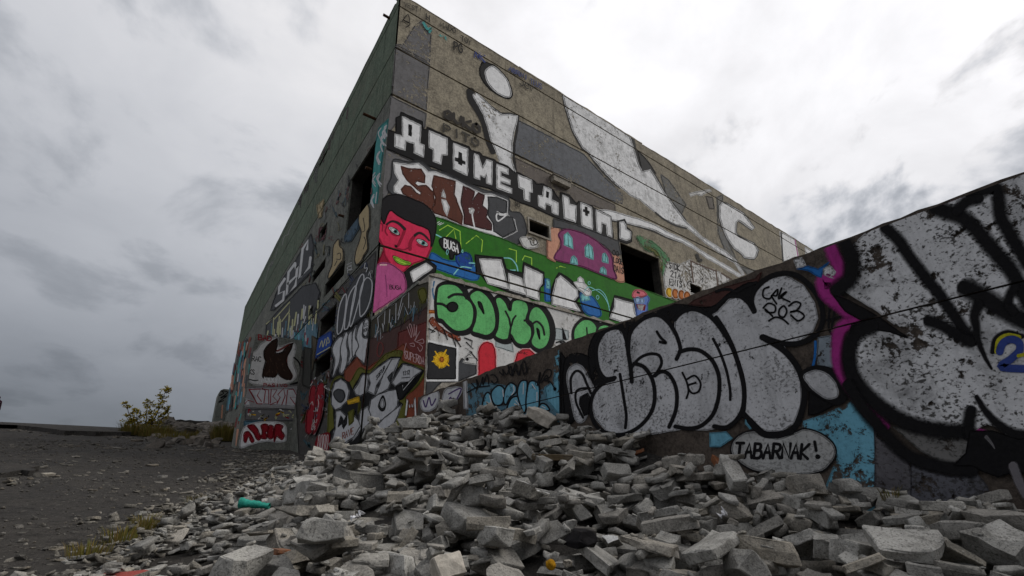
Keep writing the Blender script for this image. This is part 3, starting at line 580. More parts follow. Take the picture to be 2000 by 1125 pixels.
for q in ([(1270, 520), (1340, 530), (1390, 590), (1405, 650)], [(1380, 640), (1330, 640)], [(930, 570), (990, 575), (985, 600)], [(780, 680), (850, 610), (950, 620)], [(600, 290), (660, 320)]): p.line('aqua', q, 12, soft=.2)
p.line('white', [(610, 185), (640, 165)], 6).line('white', [(625, 195), (660, 175)], 6).line('white', [(640, 200), (680, 180)], 6)
p.z(1000, 520, 5).fill('ultra', [(310, 120), (360, 130), (380, 340), (320, 340)], flake=.3).fill('aqua', [(340, 130), (365, 140), (360, 220), (335, 210)], flake=.4)
p.done()
BK = (((730, 400, 5), [(300, 640), (520, 535), (610, 600), (600, 660), (400, 800), (300, 830)], [[(355, 660), (510, 570), (572, 620), (385, 752)]]),
    ((730, 400, 5), [(985, 490), (1262, 518), (1290, 622), (1312, 640), (1448, 665), (1460, 560), (1662, 662), (1664, 780), (1622, 810), (1618, 940), (1420, 900), (1110, 770), (1040, 682), (1000, 680)], [[(1030, 530), (1242, 540), (1290, 740), (1312, 820), (1110, 770), (1060, 650)], [(1315, 670), (1440, 722), (1470, 820), (1482, 880), (1322, 830)], [(1475, 600), (1645, 682), (1640, 770), (1603, 822), (1612, 930), (1490, 890), (1465, 740)]]),
    ((1000, 520, 5), [(380, 230), (420, 120), (455, 60), (560, 122), (662, 222), (664, 300), (624, 350), (684, 410), (704, 470), (380, 370)], [[(390, 310), (430, 130), (472, 95), (630, 232), (640, 290), (600, 342), (664, 440), (390, 372)]]),
    ((1000, 520, 5), [(950, 480), (962, 420), (1000, 285), (1192, 335), (1212, 400), (1232, 500), (1150, 560), (950, 520)], [[(1000, 315), (1180, 365), (1192, 440), (1212, 490), (1120, 560), (955, 505), (1000, 400)]]))
for zz, bk, ls in BK:
    p = Piece(RF, 'letter_shadow', 'black shadow block under white letters on the green band'); p.z(*zz).fill('black', bk); sh_ = p.done()
    for L in ls: q = Piece(RF, 'letter', None, sh_); q.z(*zz).fill('white', L, flake=.1); q.done()
p = Piece(RF, 'speech_bubble', 'black speech bubble lettered BUGA in white')
p.z(730, 400, 5).blob('black', [(635, 350), (680, 320), (760, 330), (830, 370), (847, 440), (822, 487), (785, 492), (772, 530), (742, 530), (730, 482), (665, 425)])
p.text('white', 'BUGA', (682, 415), (828, 472), 82, 11); p.line('aqua', [(715, 440), (705, 470), (715, 490), (725, 460)], 6, True); p.line('aqua', [(865, 440), (855, 460), (868, 470)], 6, True)
p.done()
p = Piece(RF, 'cartoon_figure', 'blue cartoon figure in a white pointed hat')
p.z(1000, 520, 5).blob('ultra', [(665, 262), (720, 280), (780, 300), (850, 400), (860, 490), (760, 480), (700, 440), (675, 360)], flake=.1).fill('aqua', [(670, 275), (740, 290), (760, 330), (680, 340)], flake=.4)
p.fill('white', [(600, 160), (640, 150), (640, 118), (662, 104), (690, 128), (702, 168), (770, 248), (762, 285), (720, 290), (650, 228)], flake=.05); p.line('black', [(650, 205), (700, 225), (750, 250)], 5).line('black', [(635, 155), (700, 165)], 4)
for q in ([(705, 245), (740, 205), (800, 225), (880, 280), (930, 360), (950, 440)], [(780, 240), (850, 230), (910, 290), (945, 400)]): p.line('aqua', q, 7)
p.line('aqua', [(750, 150), (738, 165), (750, 182), (762, 165)], 6, True).line('aqua', [(832, 285), (818, 305), (832, 325), (846, 305)], 6, True)
p.done()
p = Piece(RF, 'cartoon_head', 'pink capped blue cartoon head with bared teeth')
p.z(1000, 520, 5).blob((.12, .22, .58), [(1190, 300), (1250, 305), (1310, 285), (1337, 320), (1318, 380), (1312, 470), (1220, 490), (1205, 380)], flake=.05).blob((.70, .16, .20), [(1175, 295), (1182, 250), (1222, 230), (1282, 245), (1312, 285), (1250, 300), (1205, 312)], flake=.05)
p.ell((.35, .50, .75), 1222, 332, 22, 30, flake=.05).ell((.35, .50, .75), 1268, 340, 20, 26, flake=.05).fill('darkred', [(1215, 375), (1300, 380), (1290, 432), (1228, 415)]).fill('offwhite', [(1225, 382), (1288, 386), (1272, 402), (1232, 400)]).fill('offwhite', [(1232, 408), (1278, 412), (1262, 428), (1236, 420)])
p.ell('black', 1222, 256, 4, 5).ell('black', 1236, 260, 4, 5).line('black', [(1180, 305), (1250, 312), (1312, 290)], 5)
p.done()
# face mural
p = Piece(RF, 'face_mural', 'mural of a red face with black hair, green lips and a pink shoulder')
p.z(730, 400, 5).fill('darkskin', [(40, 570), (100, 430), (170, 600), (120, 640), (40, 640)], flake=.05)
p.blob('crimson', [(50, 340), (48, 200), (75, 150), (120, 110), (160, 55), (250, 110), (400, 180), (540, 230), (560, 340), (545, 450), (490, 535), (370, 585), (275, 655), (185, 600), (115, 510), (90, 410)], flake=.06)
p.blob('hair', [(78, 160), (55, 60), (80, -40), (150, -92), (260, -95), (360, -60), (480, -10), (560, 60), (602, 140), (608, 220), (590, 330), (556, 430), (552, 330), (525, 242), (400, 192), (250, 122), (165, 62), (125, 118), (100, 190)], flake=.06)
for q, w in (([(300, 240), (280, 300), (235, 400)], 26), ([(385, 320), (355, 370), (350, 440)], 30), ([(160, 270), (200, 300), (250, 300)], 16), ([(420, 390), (470, 415), (520, 405)], 16), ([(130, 200), (110, 260), (130, 300)], 14), ([(560, 420), (520, 510)], 18)): p.line('darkskin', q, w, soft=.4)
p.line('hair', [(122, 195), (175, 165), (240, 185), (298, 240)], 30, taper=(.6, 1)).line('hair', [(398, 302), (440, 278), (490, 300), (538, 352)], 28, taper=(1, .6))
for ex, ey, a in ((195, 258, 33), (467, 372, 28)):
    c, q = math.cos(math.radians(a)), math.sin(math.radians(a)); T = lambda u, v: (ex + u * c - v * q, ey + u * q + v * c)
    p.blob('hair', [T(-60, 0), T(-20, -24), T(30, -22), T(62, 2), T(20, 20), T(-30, 18)]); p.blob('white', [T(-52, 0), T(-18, -15), T(28, -14), T(54, 2), T(18, 13), T(-28, 12)], flake=0); p.ell('teal', *T(14, -1), 15, 15, flake=0).ell('black', *T(14, -1), 8, 8, flake=0)
p.line('darkskin', [(205, 395), (225, 425), (290, 440), (330, 425)], 12).ell('hair', 215, 408, 10, 7, 30)
p.blob('hair', [(186, 502), (240, 520), (300, 550), (356, 568), (345, 590), (275, 588), (212, 555)]).blob('lime', [(192, 506), (240, 527), (300, 556), (350, 571), (338, 584), (272, 580), (216, 549)], flake=.05); p.line((.16, .40, .03), [(205, 520), (260, 555), (340, 576)], 5)
p.line('darkskin', [(50, 330), (85, 400), (115, 510), (185, 605), (275, 660)], 12, soft=.3).line('darkskin', [(60, 180), (85, 200), (80, 260)], 10)
p.blob('pink', [(-5, 650), (30, 590), (100, 568), (180, 590), (255, 645), (295, 700), (310, 830), (200, 920), (60, 1010), (-20, 1040), (-20, 800)], flake=.06)
p.line('palepink', [(60, 590), (120, 590)], 14, soft=.4, flake=.5).line('purple', [(110, 690), (120, 800), (125, 900)], 10, soft=.4).text('black', 'BUGA', (150, 825), (270, 835), 40, 7, flake=.4)
p.done()
# purple house
p = Piece(RF, 'purple_blob_house', 'purple blob house with turquoise arched windows')
p.z(1080, 360, 5).fill('salmon', [(-60, 450), (60, 400), (70, 560), (20, 700), (20, 760), (-60, 720)], flake=.3).blob('salmon', [(470, 560), (560, 600), (640, 720), (690, 840), (692, 950), (600, 930), (560, 760)], flake=.35)
p.fill('grey2', [(0, 335), (240, 405), (480, 495), (640, 560), (660, 690), (585, 690), (500, 600), (300, 500), (120, 435), (0, 425)], flake=.4)
hs = [(50, 490), (120, 442), (260, 470), (400, 540), (520, 640), (572, 710), (585, 820), (612, 925), (480, 885), (250, 795), (30, 742), (18, 690), (66, 625), (72, 560)]
p.line('black', hs, 16, True, soft=.1).blob('purple', hs, flake=.1, spots=.2)
for L in ([(105, 590), (108, 500), (140, 475), (178, 530), (190, 632)], [(312, 705), (310, 615), (342, 582), (380, 625), (390, 738)], [(475, 755), (482, 680), (505, 672), (528, 720), (535, 772)], [(165, 772), (178, 712), (200, 700), (225, 730), (236, 786)], [(452, 858), (462, 820), (485, 808), (510, 840), (516, 886)]):
    p.line('black', L, 9, True, smooth=False, soft=.1).fill('aqua', L, flake=.03); cx = sum(q[0] for q in L) / 5; p.line('black', [L[2], ((L[0][0] + L[4][0]) / 2, (L[0][1] + L[4][1]) / 2)], 5, smooth=False)
p.done()
p = Piece(RF, 'tags', 'black marker tags and orange bubbles beside the openings')
p.z(1080, 360, 5).blob('leaf', [(820, 500), (960, 560), (1080, 660), (1132, 740), (1120, 880), (1075, 900), (1040, 740), (1000, 680), (900, 640), (850, 590)], flake=.62).blob('olive', [(880, 600), (1000, 650), (1060, 760), (1050, 850), (1000, 700)], flake=.7)
p.fill('offwhite', [(1110, 760), (1240, 780), (1330, 740), (1600, 850), (1740, 930), (1500, 1040), (1440, 1040), (1330, 1080), (1100, 1100), (1075, 900)], flake=.62)
p.text('black', 'SIDK', (1128, 820), (1235, 850), 55, 9).text('black', '21A', (1140, 900), (1245, 930), 60, 9).text('black', 'ENIS', (1130, 985), (1260, 1010), 60, 9)
p.text('black', 'LOGE', (585, 760), (680, 790), 50, 8).text('black', 'DAIS', (590, 850), (685, 880), 60, 8).text('black', 'OO', (575, 690), (640, 710), 50, 8)
for i, x in enumerate((1130, 1190, 1250, 1305)):
    p.ell('offwhite', x, 1060 + i * 12, 34, 50, -10, flake=.1).ell('orange' if i else 'yellow', x, 1060 + i * 12, 26, 42, -10, flake=.2)
for q in ([(1340, 750), (1365, 960)], [(1340, 750), (1480, 810), (1590, 850)], [(1585, 840), (1605, 990)], [(1640, 870), (1740, 930)]): p.line((.10, .06, .04), q, 14, smooth=False)
p.line('black', [(1400, 690), (1420, 740), (1440, 745)], 30, flake=.4).line('black', [(1300, 990), (1320, 950), (1345, 960)], 7).line('black', [(1430, 940), (1460, 920), (1450, 960)], 7)
p.z(730, 30 / 5, 5).text('black', 'H', (505, 165), (545, 195), 60, 8).text('black', 'MADO', (640, 235), (800, 305), 45, 7).text('black', 'TOY', (845, 370), (950, 420), 50, 7).text('black', 'PG', (775, 460), (865, 500), 80, 12).text('black', 'VESTI', (290, 40), (470, 110), 45, 6, flake=.4)
p.line('black', [(270, 190), (330, 120), (340, 200), (280, 170), (350, 210), (310, 245)], 9).text((.03, .05, .2), 'NK', (975, 530), (1085, 585), 60, 18, flake=.45).line('teal', [(480, 200), (520, 260), (560, 250), (540, 290)], 26, flake=.5).line('teal', [(640, 320), (690, 340), (710, 370)], 22, flake=.6)
p.text((.05, .06, .15), 'ABRNI', (1310, 660), (1500, 760), 40, 12, flake=.4).text('black', 'JCV', (1415, 800), (1560, 880), 50, 9, flake=.35).text((.05, .06, .15), 'TEUS', (1520, 790), (1640, 850), 50, 8, flake=.4)
p.z(730, 200, 5).text((.035, .03, .026), 'GUKO', (675, 150), (1045, 320), 80, 30, block=True, flake=.3).text((.05, .045, .038), 'PITO', (670, 290), (1030, 450), 75, 20, block=True, flake=.35)
p.z(730, 400, 5).blob('offwhite', [(1425, 330), (1500, 320), (1580, 350), (1600, 410), (1500, 430), (1450, 400)], flake=.55).line('black', [(1500, 340), (1560, 330), (1590, 380), (1540, 400), (1520, 360)], 9).text('black', 'SB', (1370, 10), (1420, 30), 50, 6)
p.done()

# ------------------------------------------------------------------ annex front
AF = Plane('Y', YB, ANX, (4.03, 12.9, -0.4, 4.39), (), (), flake=0.2)
p = Piece(AF, 'whitewash', 'worn whitewash with pale blue squares')
p.z(730, 560, 5).fill('offwhite', [(545, 180), (545, 900), (2400, 900), (2400, 330), (2000, 260), (1750, 180), (1200, 30), (900, -20), (600, -100), (560, -60)], flake=.36)
p.fill((.42, .47, .47), [(1190, 505), (1350, 555), (1362, 640), (1190, 585)], flake=.3).fill((.42, .47, .47), [(1760, 400), (1900, 430), (1900, 520), (1760, 520)], flake=.4).fill('orange', [(535, 230), (600, 235), (600, 255), (535, 258)], flake=.3).blob('rust', [(540, 340), (580, 300), (640, 380), (740, 450), (830, 480), (830, 530), (700, 470), (600, 410)], flake=.5)
p.line((.08, .2, .35), [(590, -50), (575, 40), (590, 120)], 16, flake=.5); p.done()
p = Piece(AF, 'green_bubble_letters', 'mint green bubble letters SOMO with thick black outlines')
p.z(730, 560, 5)
LET = [[(610, 80), (625, 5), (690, -30), (800, -20), (868, 40), (892, 95), (958, 160), (982, 250), (962, 370), (900, 430), (800, 438), (720, 385), (665, 328), (620, 308), (608, 230), (604, 150)],
    [(930, 95), (1000, 32), (1080, 60), (1160, 160), (1196, 300), (1182, 420), (1110, 480), (1020, 462), (955, 432), (986, 330), (990, 215)],
    [(1182, 130), (1230, 98), (1290, 150), (1330, 232), (1350, 145), (1420, 122), (1490, 150), (1516, 222), (1490, 330), (1540, 400), (1540, 500), (1480, 570), (1390, 552), (1335, 470), (1310, 515), (1250, 522), (1180, 482), (1205, 400), (1212, 260)],
    [(1530, 225), (1590, 188), (1660, 240), (1715, 350), (1727, 480), (1690, 580), (1620, 617), (1550, 582), (1530, 530), (1556, 450), (1542, 360), (1505, 320)],
    [(1950, 520), (1955, 410), (2030, 325), (2110, 320), (2170, 370), (2200, 460), (2200, 560), (2000, 600)], [(2180, 420), (2230, 370), (2300, 380), (2350, 450), (2350, 600), (2200, 600)]]
for L in LET: p.line('black', [(x + 16, y + 6) for x, y in L], 66, True, soft=.1, flake=.1)
somo = p.done()
for L in LET: p = Piece(AF, 'letter', None, somo); p.z(730, 560, 5).blob('mint', L, flake=.22, spots=.3).line('black', L, 24, True, soft=.1, flake=.1); p.done()
p = Piece(AF, 'letter_detail', None, somo); p.z(730, 560, 5)
p.line('black', [(730, 105), (790, 76), (880, 82), (905, 115)], 26).line('black', [(608, 165), (670, 172), (725, 205)], 26).ell('black', 768, 197, 52, 48).line('black', [(880, 20), (940, 0), (1020, 5)], 40)
p.blob('black', [(1018, 148), (1050, 165), (1078, 265), (1055, 235), (1030, 195)]).line('black', [(1285, 240), (1320, 310), (1338, 390), (1360, 320), (1385, 285)], 18).line('black', [(1338, 390), (1325, 470)], 20).line('black', [(1470, 330), (1510, 330), (1530, 360)], 22)
p.line('black', [(1540, 375), (1590, 340), (1645, 390), (1665, 470)], 20).blob('black', [(1590, 405), (1612, 430), (1620, 512), (1602, 470)]).line('black', [(2078, 400), (2085, 520)], 14)
p.done()
p = Piece(AF, 'red_pills', 'red rounded bars with pale pink edges')
for L in ([(1022, 900), (1022, 640), (1035, 590), (1070, 550), (1110, 538), (1155, 562), (1182, 610), (1188, 660), (1188, 900)], [(1375, 900), (1378, 730), (1400, 655), (1450, 615), (1520, 615), (1570, 660), (1600, 720), (1600, 900)]):
    p.line('palepink', L, 26, smooth=False, soft=.2).fill('red', L, flake=.06)
p.text('black', 'UNK', (1410, 650), (1500, 665), 22, 5); p.done()
p = Piece(AF, 'star_square', 'black square with a white frame and a yellow spray star')
p.z(730, 560, 5).fill('grey2', [(515, 930), (820, 925), (1000, 850), (1000, 760), (930, 740), (860, 700), (820, 760), (500, 1100)], flake=.2).fill('offwhite', [(870, 740), (1000, 760), (1010, 700), (900, 690)], flake=.2)
p.line('white', [(528, 530), (815, 592), (808, 912), (515, 915)], 40, True, smooth=False, soft=.4).fill((.028, .028, .03), [(530, 548), (800, 606), (796, 900), (520, 902)], flake=.08)
p.blob('yellow', [(590, 690), (620, 660), (650, 640), (690, 655), (720, 680), (725, 730), (700, 770), (660, 790), (615, 770), (590, 740)], flake=.2)
for a in range(11):
    r = (62, 100, 74, 58, 88, 66, 74, 60, 80, 70, 92)[a] * 1.1; q = math.radians(a * 33 - 95); p.line('yellow', [(655, 715), (655 + r * math.cos(q), 715 + r * math.sin(q))], 34, smooth=False, soft=.3, taper=(1.1, .3), flake=.1)
p.ell('orange', 662, 712, 20, 24, flake=.4); p.done()
p = Piece(AF, 'tags', 'black scribbled tags')
p.z(730, 560, 5).line('black', [(535, 410), (600, 440), (560, 450), (610, 395), (640, 480), (670, 400), (720, 520), (690, 420), (760, 470), (800, 590), (790, 490), (850, 590), (800, 520)], 11, smooth=False)
p.line('black', [(885, 500), (960, 530), (950, 590), (900, 540), (970, 610), (890, 600), (960, 640), (890, 690), (940, 630), (1010, 720)], 11, smooth=False).ell('black', 910, 710, 8, 10)
p.line('black', [(1780, 545), (1840, 530), (1870, 555), (1820, 545)], 14).fill('black', [(1840, 400), (1880, 520), (1850, 510)], flake=.3); p.done()

# ------------------------------------------------------------------ left facade, annex side
LF = Plane('X', XL, BLD, (11.76, 47.8, 0.3, 16.85), LZ[1:5], LH, flake=0.3, gap=0.035)
AL = Plane('X', XL, ANX, (8.34, 11.74, -0.2, 4.39), (), (), flake=0.25)
def both(name, label, fn):
    for pl in (LF, AL):
        q = Piece(pl, name, label); fn(q); q.done()
p = Piece(LF, 'teal_strip', 'teal and white streaked strip beside the tall opening')
p.z(540, 180, 6.25).fill('teal', [(1372, 320), (1310, 690), (1268, 1010), (1230, 1360), (1150, 1360), (1165, 1000), (1190, 700), (1250, 440)], flake=.35)
rr = random.Random(3)
for i in range(16):
    k = rr.random(); x = 1330 - k * 130 + rr.uniform(-45, 25); y = 380 + k * 900; p.line('silver2', [(x, y), (x - rr.uniform(5, 40), y + 60), (x + rr.uniform(-20, 20), y + 130)], rr.uniform(8, 22), flake=.3)
p.done()
p = Piece(LF, 'facade_stain', 'dark run off stains and scrawl')
p.z(540, 180, 6.25)
for i in range(26):
    k = rr.random(); x = 880 - k * 640 + rr.uniform(-10, 60); y = 60 + k * 1250; p.line(rr.choice([(.05, .045, .04), (.10, .105, .09), (.07, .05, .045)]), [(x, y), (x - rr.uniform(8, 30), y + rr.uniform(60, 180))], rr.uniform(8, 26), flake=.5, soft=.4)
p.z(460, 420, 6.25)
for q in ([(720, 70), (660, 180), (640, 240), (600, 260), (570, 370)], [(515, 410), (480, 520), (430, 640), (450, 560), (390, 700), (360, 820)]): p.line((.3, .3, .28), q, 9, flake=.5)
p.done()
p = Piece(LF, 'tags', 'dense layers of old faded scrawl low on the facade')
p.z(0, 0, 1).fill((.085, .08, .075), [(572, 668), (640, 590), (735, 490), (722, 640), (660, 900), (585, 900)], flake=.5, dirt=.9)
for i in range(150):
    k = rr.random(); x = 590 + k * 140; top = 648 - k * 150; y = top + rr.random() * (885 - top) * (1 - .45 * k); c = rr.choice([(.22, .22, .21), (.30, .29, .28), (.02, .02, .02), (.015, .015, .015), (.12, .02, .02), (.05, .10, .12), (.13, .12, .03), (.10, .04, .03), (.05, .06, .10)]); w = rr.uniform(1.2, 4.5)
    p.line(c, [(x + rr.uniform(-9, 9), y + rr.uniform(-13, 13) - j * 2) for j in range(rr.choice((3, 4, 5)))], w, flake=.35)
for i in range(60):
    k = rr.random(); x = 585 + k * 140; y = 520 - k * 190 + rr.uniform(-40, 60); p.line(rr.choice([(.25, .25, .24), (.03, .03, .03), (.16, .05, .05), (.20, .18, .10), (.06, .10, .12)]), [(x + rr.uniform(-6, 6), y + rr.uniform(-12, 12)) for j in range(4)], rr.uniform(.8, 2.2), flake=.4)
p.done()
p = Piece(LF, 'tan_bubble', 'tan bubble letter outlined in black')
p.z(460, 420, 6.25)
for L in ([(1520, -20), (1560, -110), (1600, -140), (1640, -90), (1645, 60), (1640, 160), (1612, 230), (1625, 400), (1585, 480), (1545, 560), (1490, 612), (1465, 560), (1482, 440), (1520, 330), (1545, 210), (1512, 100)], [(1240, 320), (1272, 298), (1280, 380), (1322, 430), (1320, 540), (1280, 600), (1200, 720), (1150, 780), (1138, 740), (1188, 600), (1200, 400)]):
    p.outline('tan', 'black', L, 12, flake=.22); p.done(); p = Piece(LF, 'tan_bubble', 'tan bubble letter outlined in black'); p.z(460, 420, 6.25)
p.bm.free(); p = Piece(LF, 'tags'); p.z(460, 420, 6.25)
for q in ([(1570, 40), (1590, 180), (1560, 210)], [(1580, 270), (1600, 330), (1570, 420)], [(1250, 480), (1290, 470), (1290, 540), (1240, 540)], [(1220, 620), (1250, 560)]): p.line('black', q, 9)
p.done(); p = Piece(LF, 'blue_patch', 'dull blue patch beside the tan letters'); p.z(460, 420, 6.25).fill((.06, .11, .16), [(1350, 200), (1500, 40), (1520, 150), (1420, 320), (1340, 330)], flake=.5)
p.done(); p = Piece(LF, 'tags'); p.z(460, 420, 6.25).fill('tan', [(1000, -110), (1090, -190), (1060, 20), (1020, 40)], flake=.6).fill((.14, .04, .05), [(1030, 160), (1120, 140), (1090, 300), (1020, 320)], flake=.55)
p.done()
p = Piece(LF, 'initials', 'pale initials SBC on a dark band high on the facade')
p.z(460, 420, 6.25).fill('grey2', [(930, 230), (962, 380), (935, 690), (760, 870), (480, 1160), (430, 1160), (540, 850), (640, 690), (740, 555)], flake=.2)
for q in ([(882, 420), (895, 310), (828, 415), (788, 780), (908, 640), (924, 520)], [(735, 590), (655, 700), (630, 985), (740, 860), (755, 740), (650, 840)], [(735, 590), (745, 660), (765, 620), (750, 750)], [(608, 780), (542, 880), (532, 965), (600, 930), (590, 1040), (500, 1110)]): p.line((.66, .66, .66), q, 30, smooth=False, soft=.06, flake=.15)
p.done()
p = Piece(LF, 'drip_letters', 'grey letters with pale yellow drips')
p.z(400, 580, 6.25).fill('grey2', [(760, 340), (900, 170), (1060, 20), (1200, -130), (1360, -170), (1420, -60), (1380, 120), (1270, 280), (1060, 500), (750, 460)], flake=.3)
p.fill('steel', [(1060, 500), (1270, 290), (1380, 330), (1390, 520), (1330, 700), (1210, 640), (1200, 540)], flake=.4)
for i in range(46):
    x = rr.uniform(770, 1400); y = 420 - (x - 770) * .62 + rr.uniform(-60, 200); p.line(rr.choice(['paleyellow', 'paleyellow', 'silver', 'steel']), [(x, y), (x - rr.uniform(0, 25), y + rr.uniform(70, 190))], rr.uniform(8, 20), flake=.3)
for i in range(14):
    x = rr.uniform(1080, 1380); y = rr.uniform(330, 640); p.line(rr.choice(['teal', 'darkred', 'skyblue', 'silver']), [(x, y), (x + rr.uniform(-25, 15), y + rr.uniform(40, 110))], rr.uniform(8, 18), flake=.4)
p.z(400, 580, 6.25)
for q in ([(760, 330), (850, 250), (840, 460)], [(860, 270), (1050, 60), (1040, 180), (950, 300)], [(920, 240), (900, 460)]): p.line('paleyellow', q, 14, smooth=False, flake=.25)
p.done()
p = Piece(LF, 'outline_throwup', 'dark throw up with long white outlines')
p.z(580, 560, 6.25).blob('grey2', [(500, 560), (520, 260), (620, 60), (760, -130), (900, -170), (960, -60), (950, 160), (860, 340), (740, 430), (620, 520), (540, 590)], flake=.25)
for L in ([(505, 540), (530, 260), (600, 95), (618, 170), (580, 470), (535, 575)], [(595, 480), (640, 150), (720, 0), (735, 60), (650, 460), (610, 520)], [(660, 440), (720, 60), (800, -140), (830, -60), (700, 430)], [(785, 340), (790, 60), (860, -100), (930, -60), (925, 100), (880, 260), (820, 350)]): p.line('silver2', L, 13, True, flake=.15)
p.z(460, 420, 6.25).line('silver2', [(1600, 590), (1590, 650), (1625, 650), (1610, 700)], 9).text('silver', 'VOL', (1370, 590), (1385, 720), (60, -10), 7).line('silver2', [(1640, 740), (1655, 700), (1670, 770)], 7)
p.done()
p = Piece(LF, 'blue_panel', 'blue spandrel with yellow scrawl between two openings')
p.z(580, 560, 6.25).fill('blue', [(235, 770), (270, 640), (430, 545), (440, 720), (225, 885)], flake=.3, dirt=.6)
for q in ([(290, 740), (320, 660), (330, 740), (360, 640)], [(370, 720), (390, 620), (410, 680), (380, 690)], [(260, 830), (420, 740)]): p.line('paleyellow', q, 10, flake=.25)
p.fill((.09, .075, .05), [(200, 600), (262, 640), (215, 1000), (190, 1020)], flake=.3).fill((.05, .05, .045), [(100, 740), (190, 760), (180, 1250), (80, 1200)], flake=.2)
p.done()
def silver_small(p):
    p.z(580, 560, 6.25).blob('black', [(425, 770), (480, 650), (570, 560), (700, 500), (800, 400), (880, 390), (935, 560), (930, 800), (880, 1010), (820, 960), (740, 880), (640, 990), (560, 1080), (470, 1120), (430, 1100), (460, 900)], flake=.1)
    for L in ([(445, 770), (490, 665), (560, 610), (585, 680), (550, 760), (540, 900), (500, 1010), (465, 1095), (452, 1060), (480, 900)], [(560, 700), (610, 560), (640, 585), (620, 700), (640, 800), (620, 960), (570, 1060), (542, 1030), (560, 900), (545, 800)], [(640, 600), (690, 545), (690, 680), (760, 720), (700, 850), (640, 950), (660, 820), (640, 720)], [(700, 560), (745, 480), (730, 620), (770, 730), (700, 860), (690, 700)], [(745, 620), (770, 500), (825, 430), (820, 610), (905, 655), (908, 760), (862, 955), (820, 920), (730, 830), (770, 730)]): p.outline('silver2', 'black', L, 9, flake=.1)
    L = [(822, 500), (855, 405), (895, 420), (890, 540), (860, 610), (825, 580)]; p.outline('silver2', 'black', L, 9, flake=.1); p.text('black', 'SEC', (832, 500), (885, 480), 40, 6).text('black', 'BOR', (832, 560), (885, 540), 40, 6)
both('silver_throwup', 'small silver lettering with black outlines', silver_small)
def annex_side(p):
    p.z(580, 560, 6.25).fill((.060, .052, .036), [(900, 380), (1400, 10), (1620, -60), (1610, 300), (1250, 520), (900, 700)], flake=.12)
    p.fill((.085, .042, .036), [(890, 640), (1250, 480), (1620, 230), (1600, 1700), (800, 1700), (840, 1000)], flake=.2).fill((.17, .034, .030), [(1240, 560), (1605, 420), (1590, 1020), (1300, 920), (1230, 740)], flake=.22)
    p.fill('rust', [(600, 1030), (760, 860), (820, 960), (880, 980), (1300, 700), (1590, 1000), (1590, 1500), (1400, 1600), (900, 1600), (600, 1250)], flake=.22)
    for i in range(40):
        k = rr.random(); x = 960 + k * 640; y = 470 - k * 400 + rr.uniform(-20, 150); p.line(rr.choice(['silver', 'silver', 'grey2', 'olive', 'steel', 'black', 'black']), [(x, y), (x + rr.uniform(-30, 20), y + rr.uniform(50, 140)), (x + rr.uniform(0, 40), y + rr.uniform(10, 60))], rr.uniform(5, 11), smooth=False, flake=.2)
    for q in ([(965, 620), (1000, 480), (990, 380), (1080, 290), (1070, 460)], [(1120, 250), (1215, 200), (1210, 440)], [(1130, 440), (1140, 280)], [(1240, 350), (1290, 130), (1370, 70), (1370, 260)], [(1240, 400), (1300, 200), (1360, 340)]): p.line('silver', q, 9, smooth=False, flake=.2)
    p.blob('olive', [(1480, 60), (1560, 20), (1590, 140), (1530, 200)], flake=.4).line('steel', [(1380, 330), (1430, 260), (1420, 420)], 14, flake=.3)
    for q in ([(1350, 490), (1400, 620), (1400, 560), (1375, 470), (1400, 470), (1430, 610)], [(1435, 460), (1445, 600), (1470, 470), (1460, 610)], [(1440, 660), (1510, 540), (1450, 670), (1540, 640), (1550, 690), (1470, 680)], [(1380, 700), (1430, 690), (1440, 730), (1390, 720)], [(1500, 700), (1540, 740), (1510, 790), (1480, 740)], [(1340, 690), (1315, 800), (1330, 870)]): p.line('palepink', q, 6, flake=.2)
    p.text('palepink', 'SUPERDA', (1320, 880), (1565, 960), 95, 8, wob=.1)
    p.line('maroon', [(1000, 700), (1040, 690), (1060, 760), (1020, 850), (985, 820)], 14, True, flake=.3)
both('annex_side_paint', 'maroon and olive painted side with pale tags', annex_side)
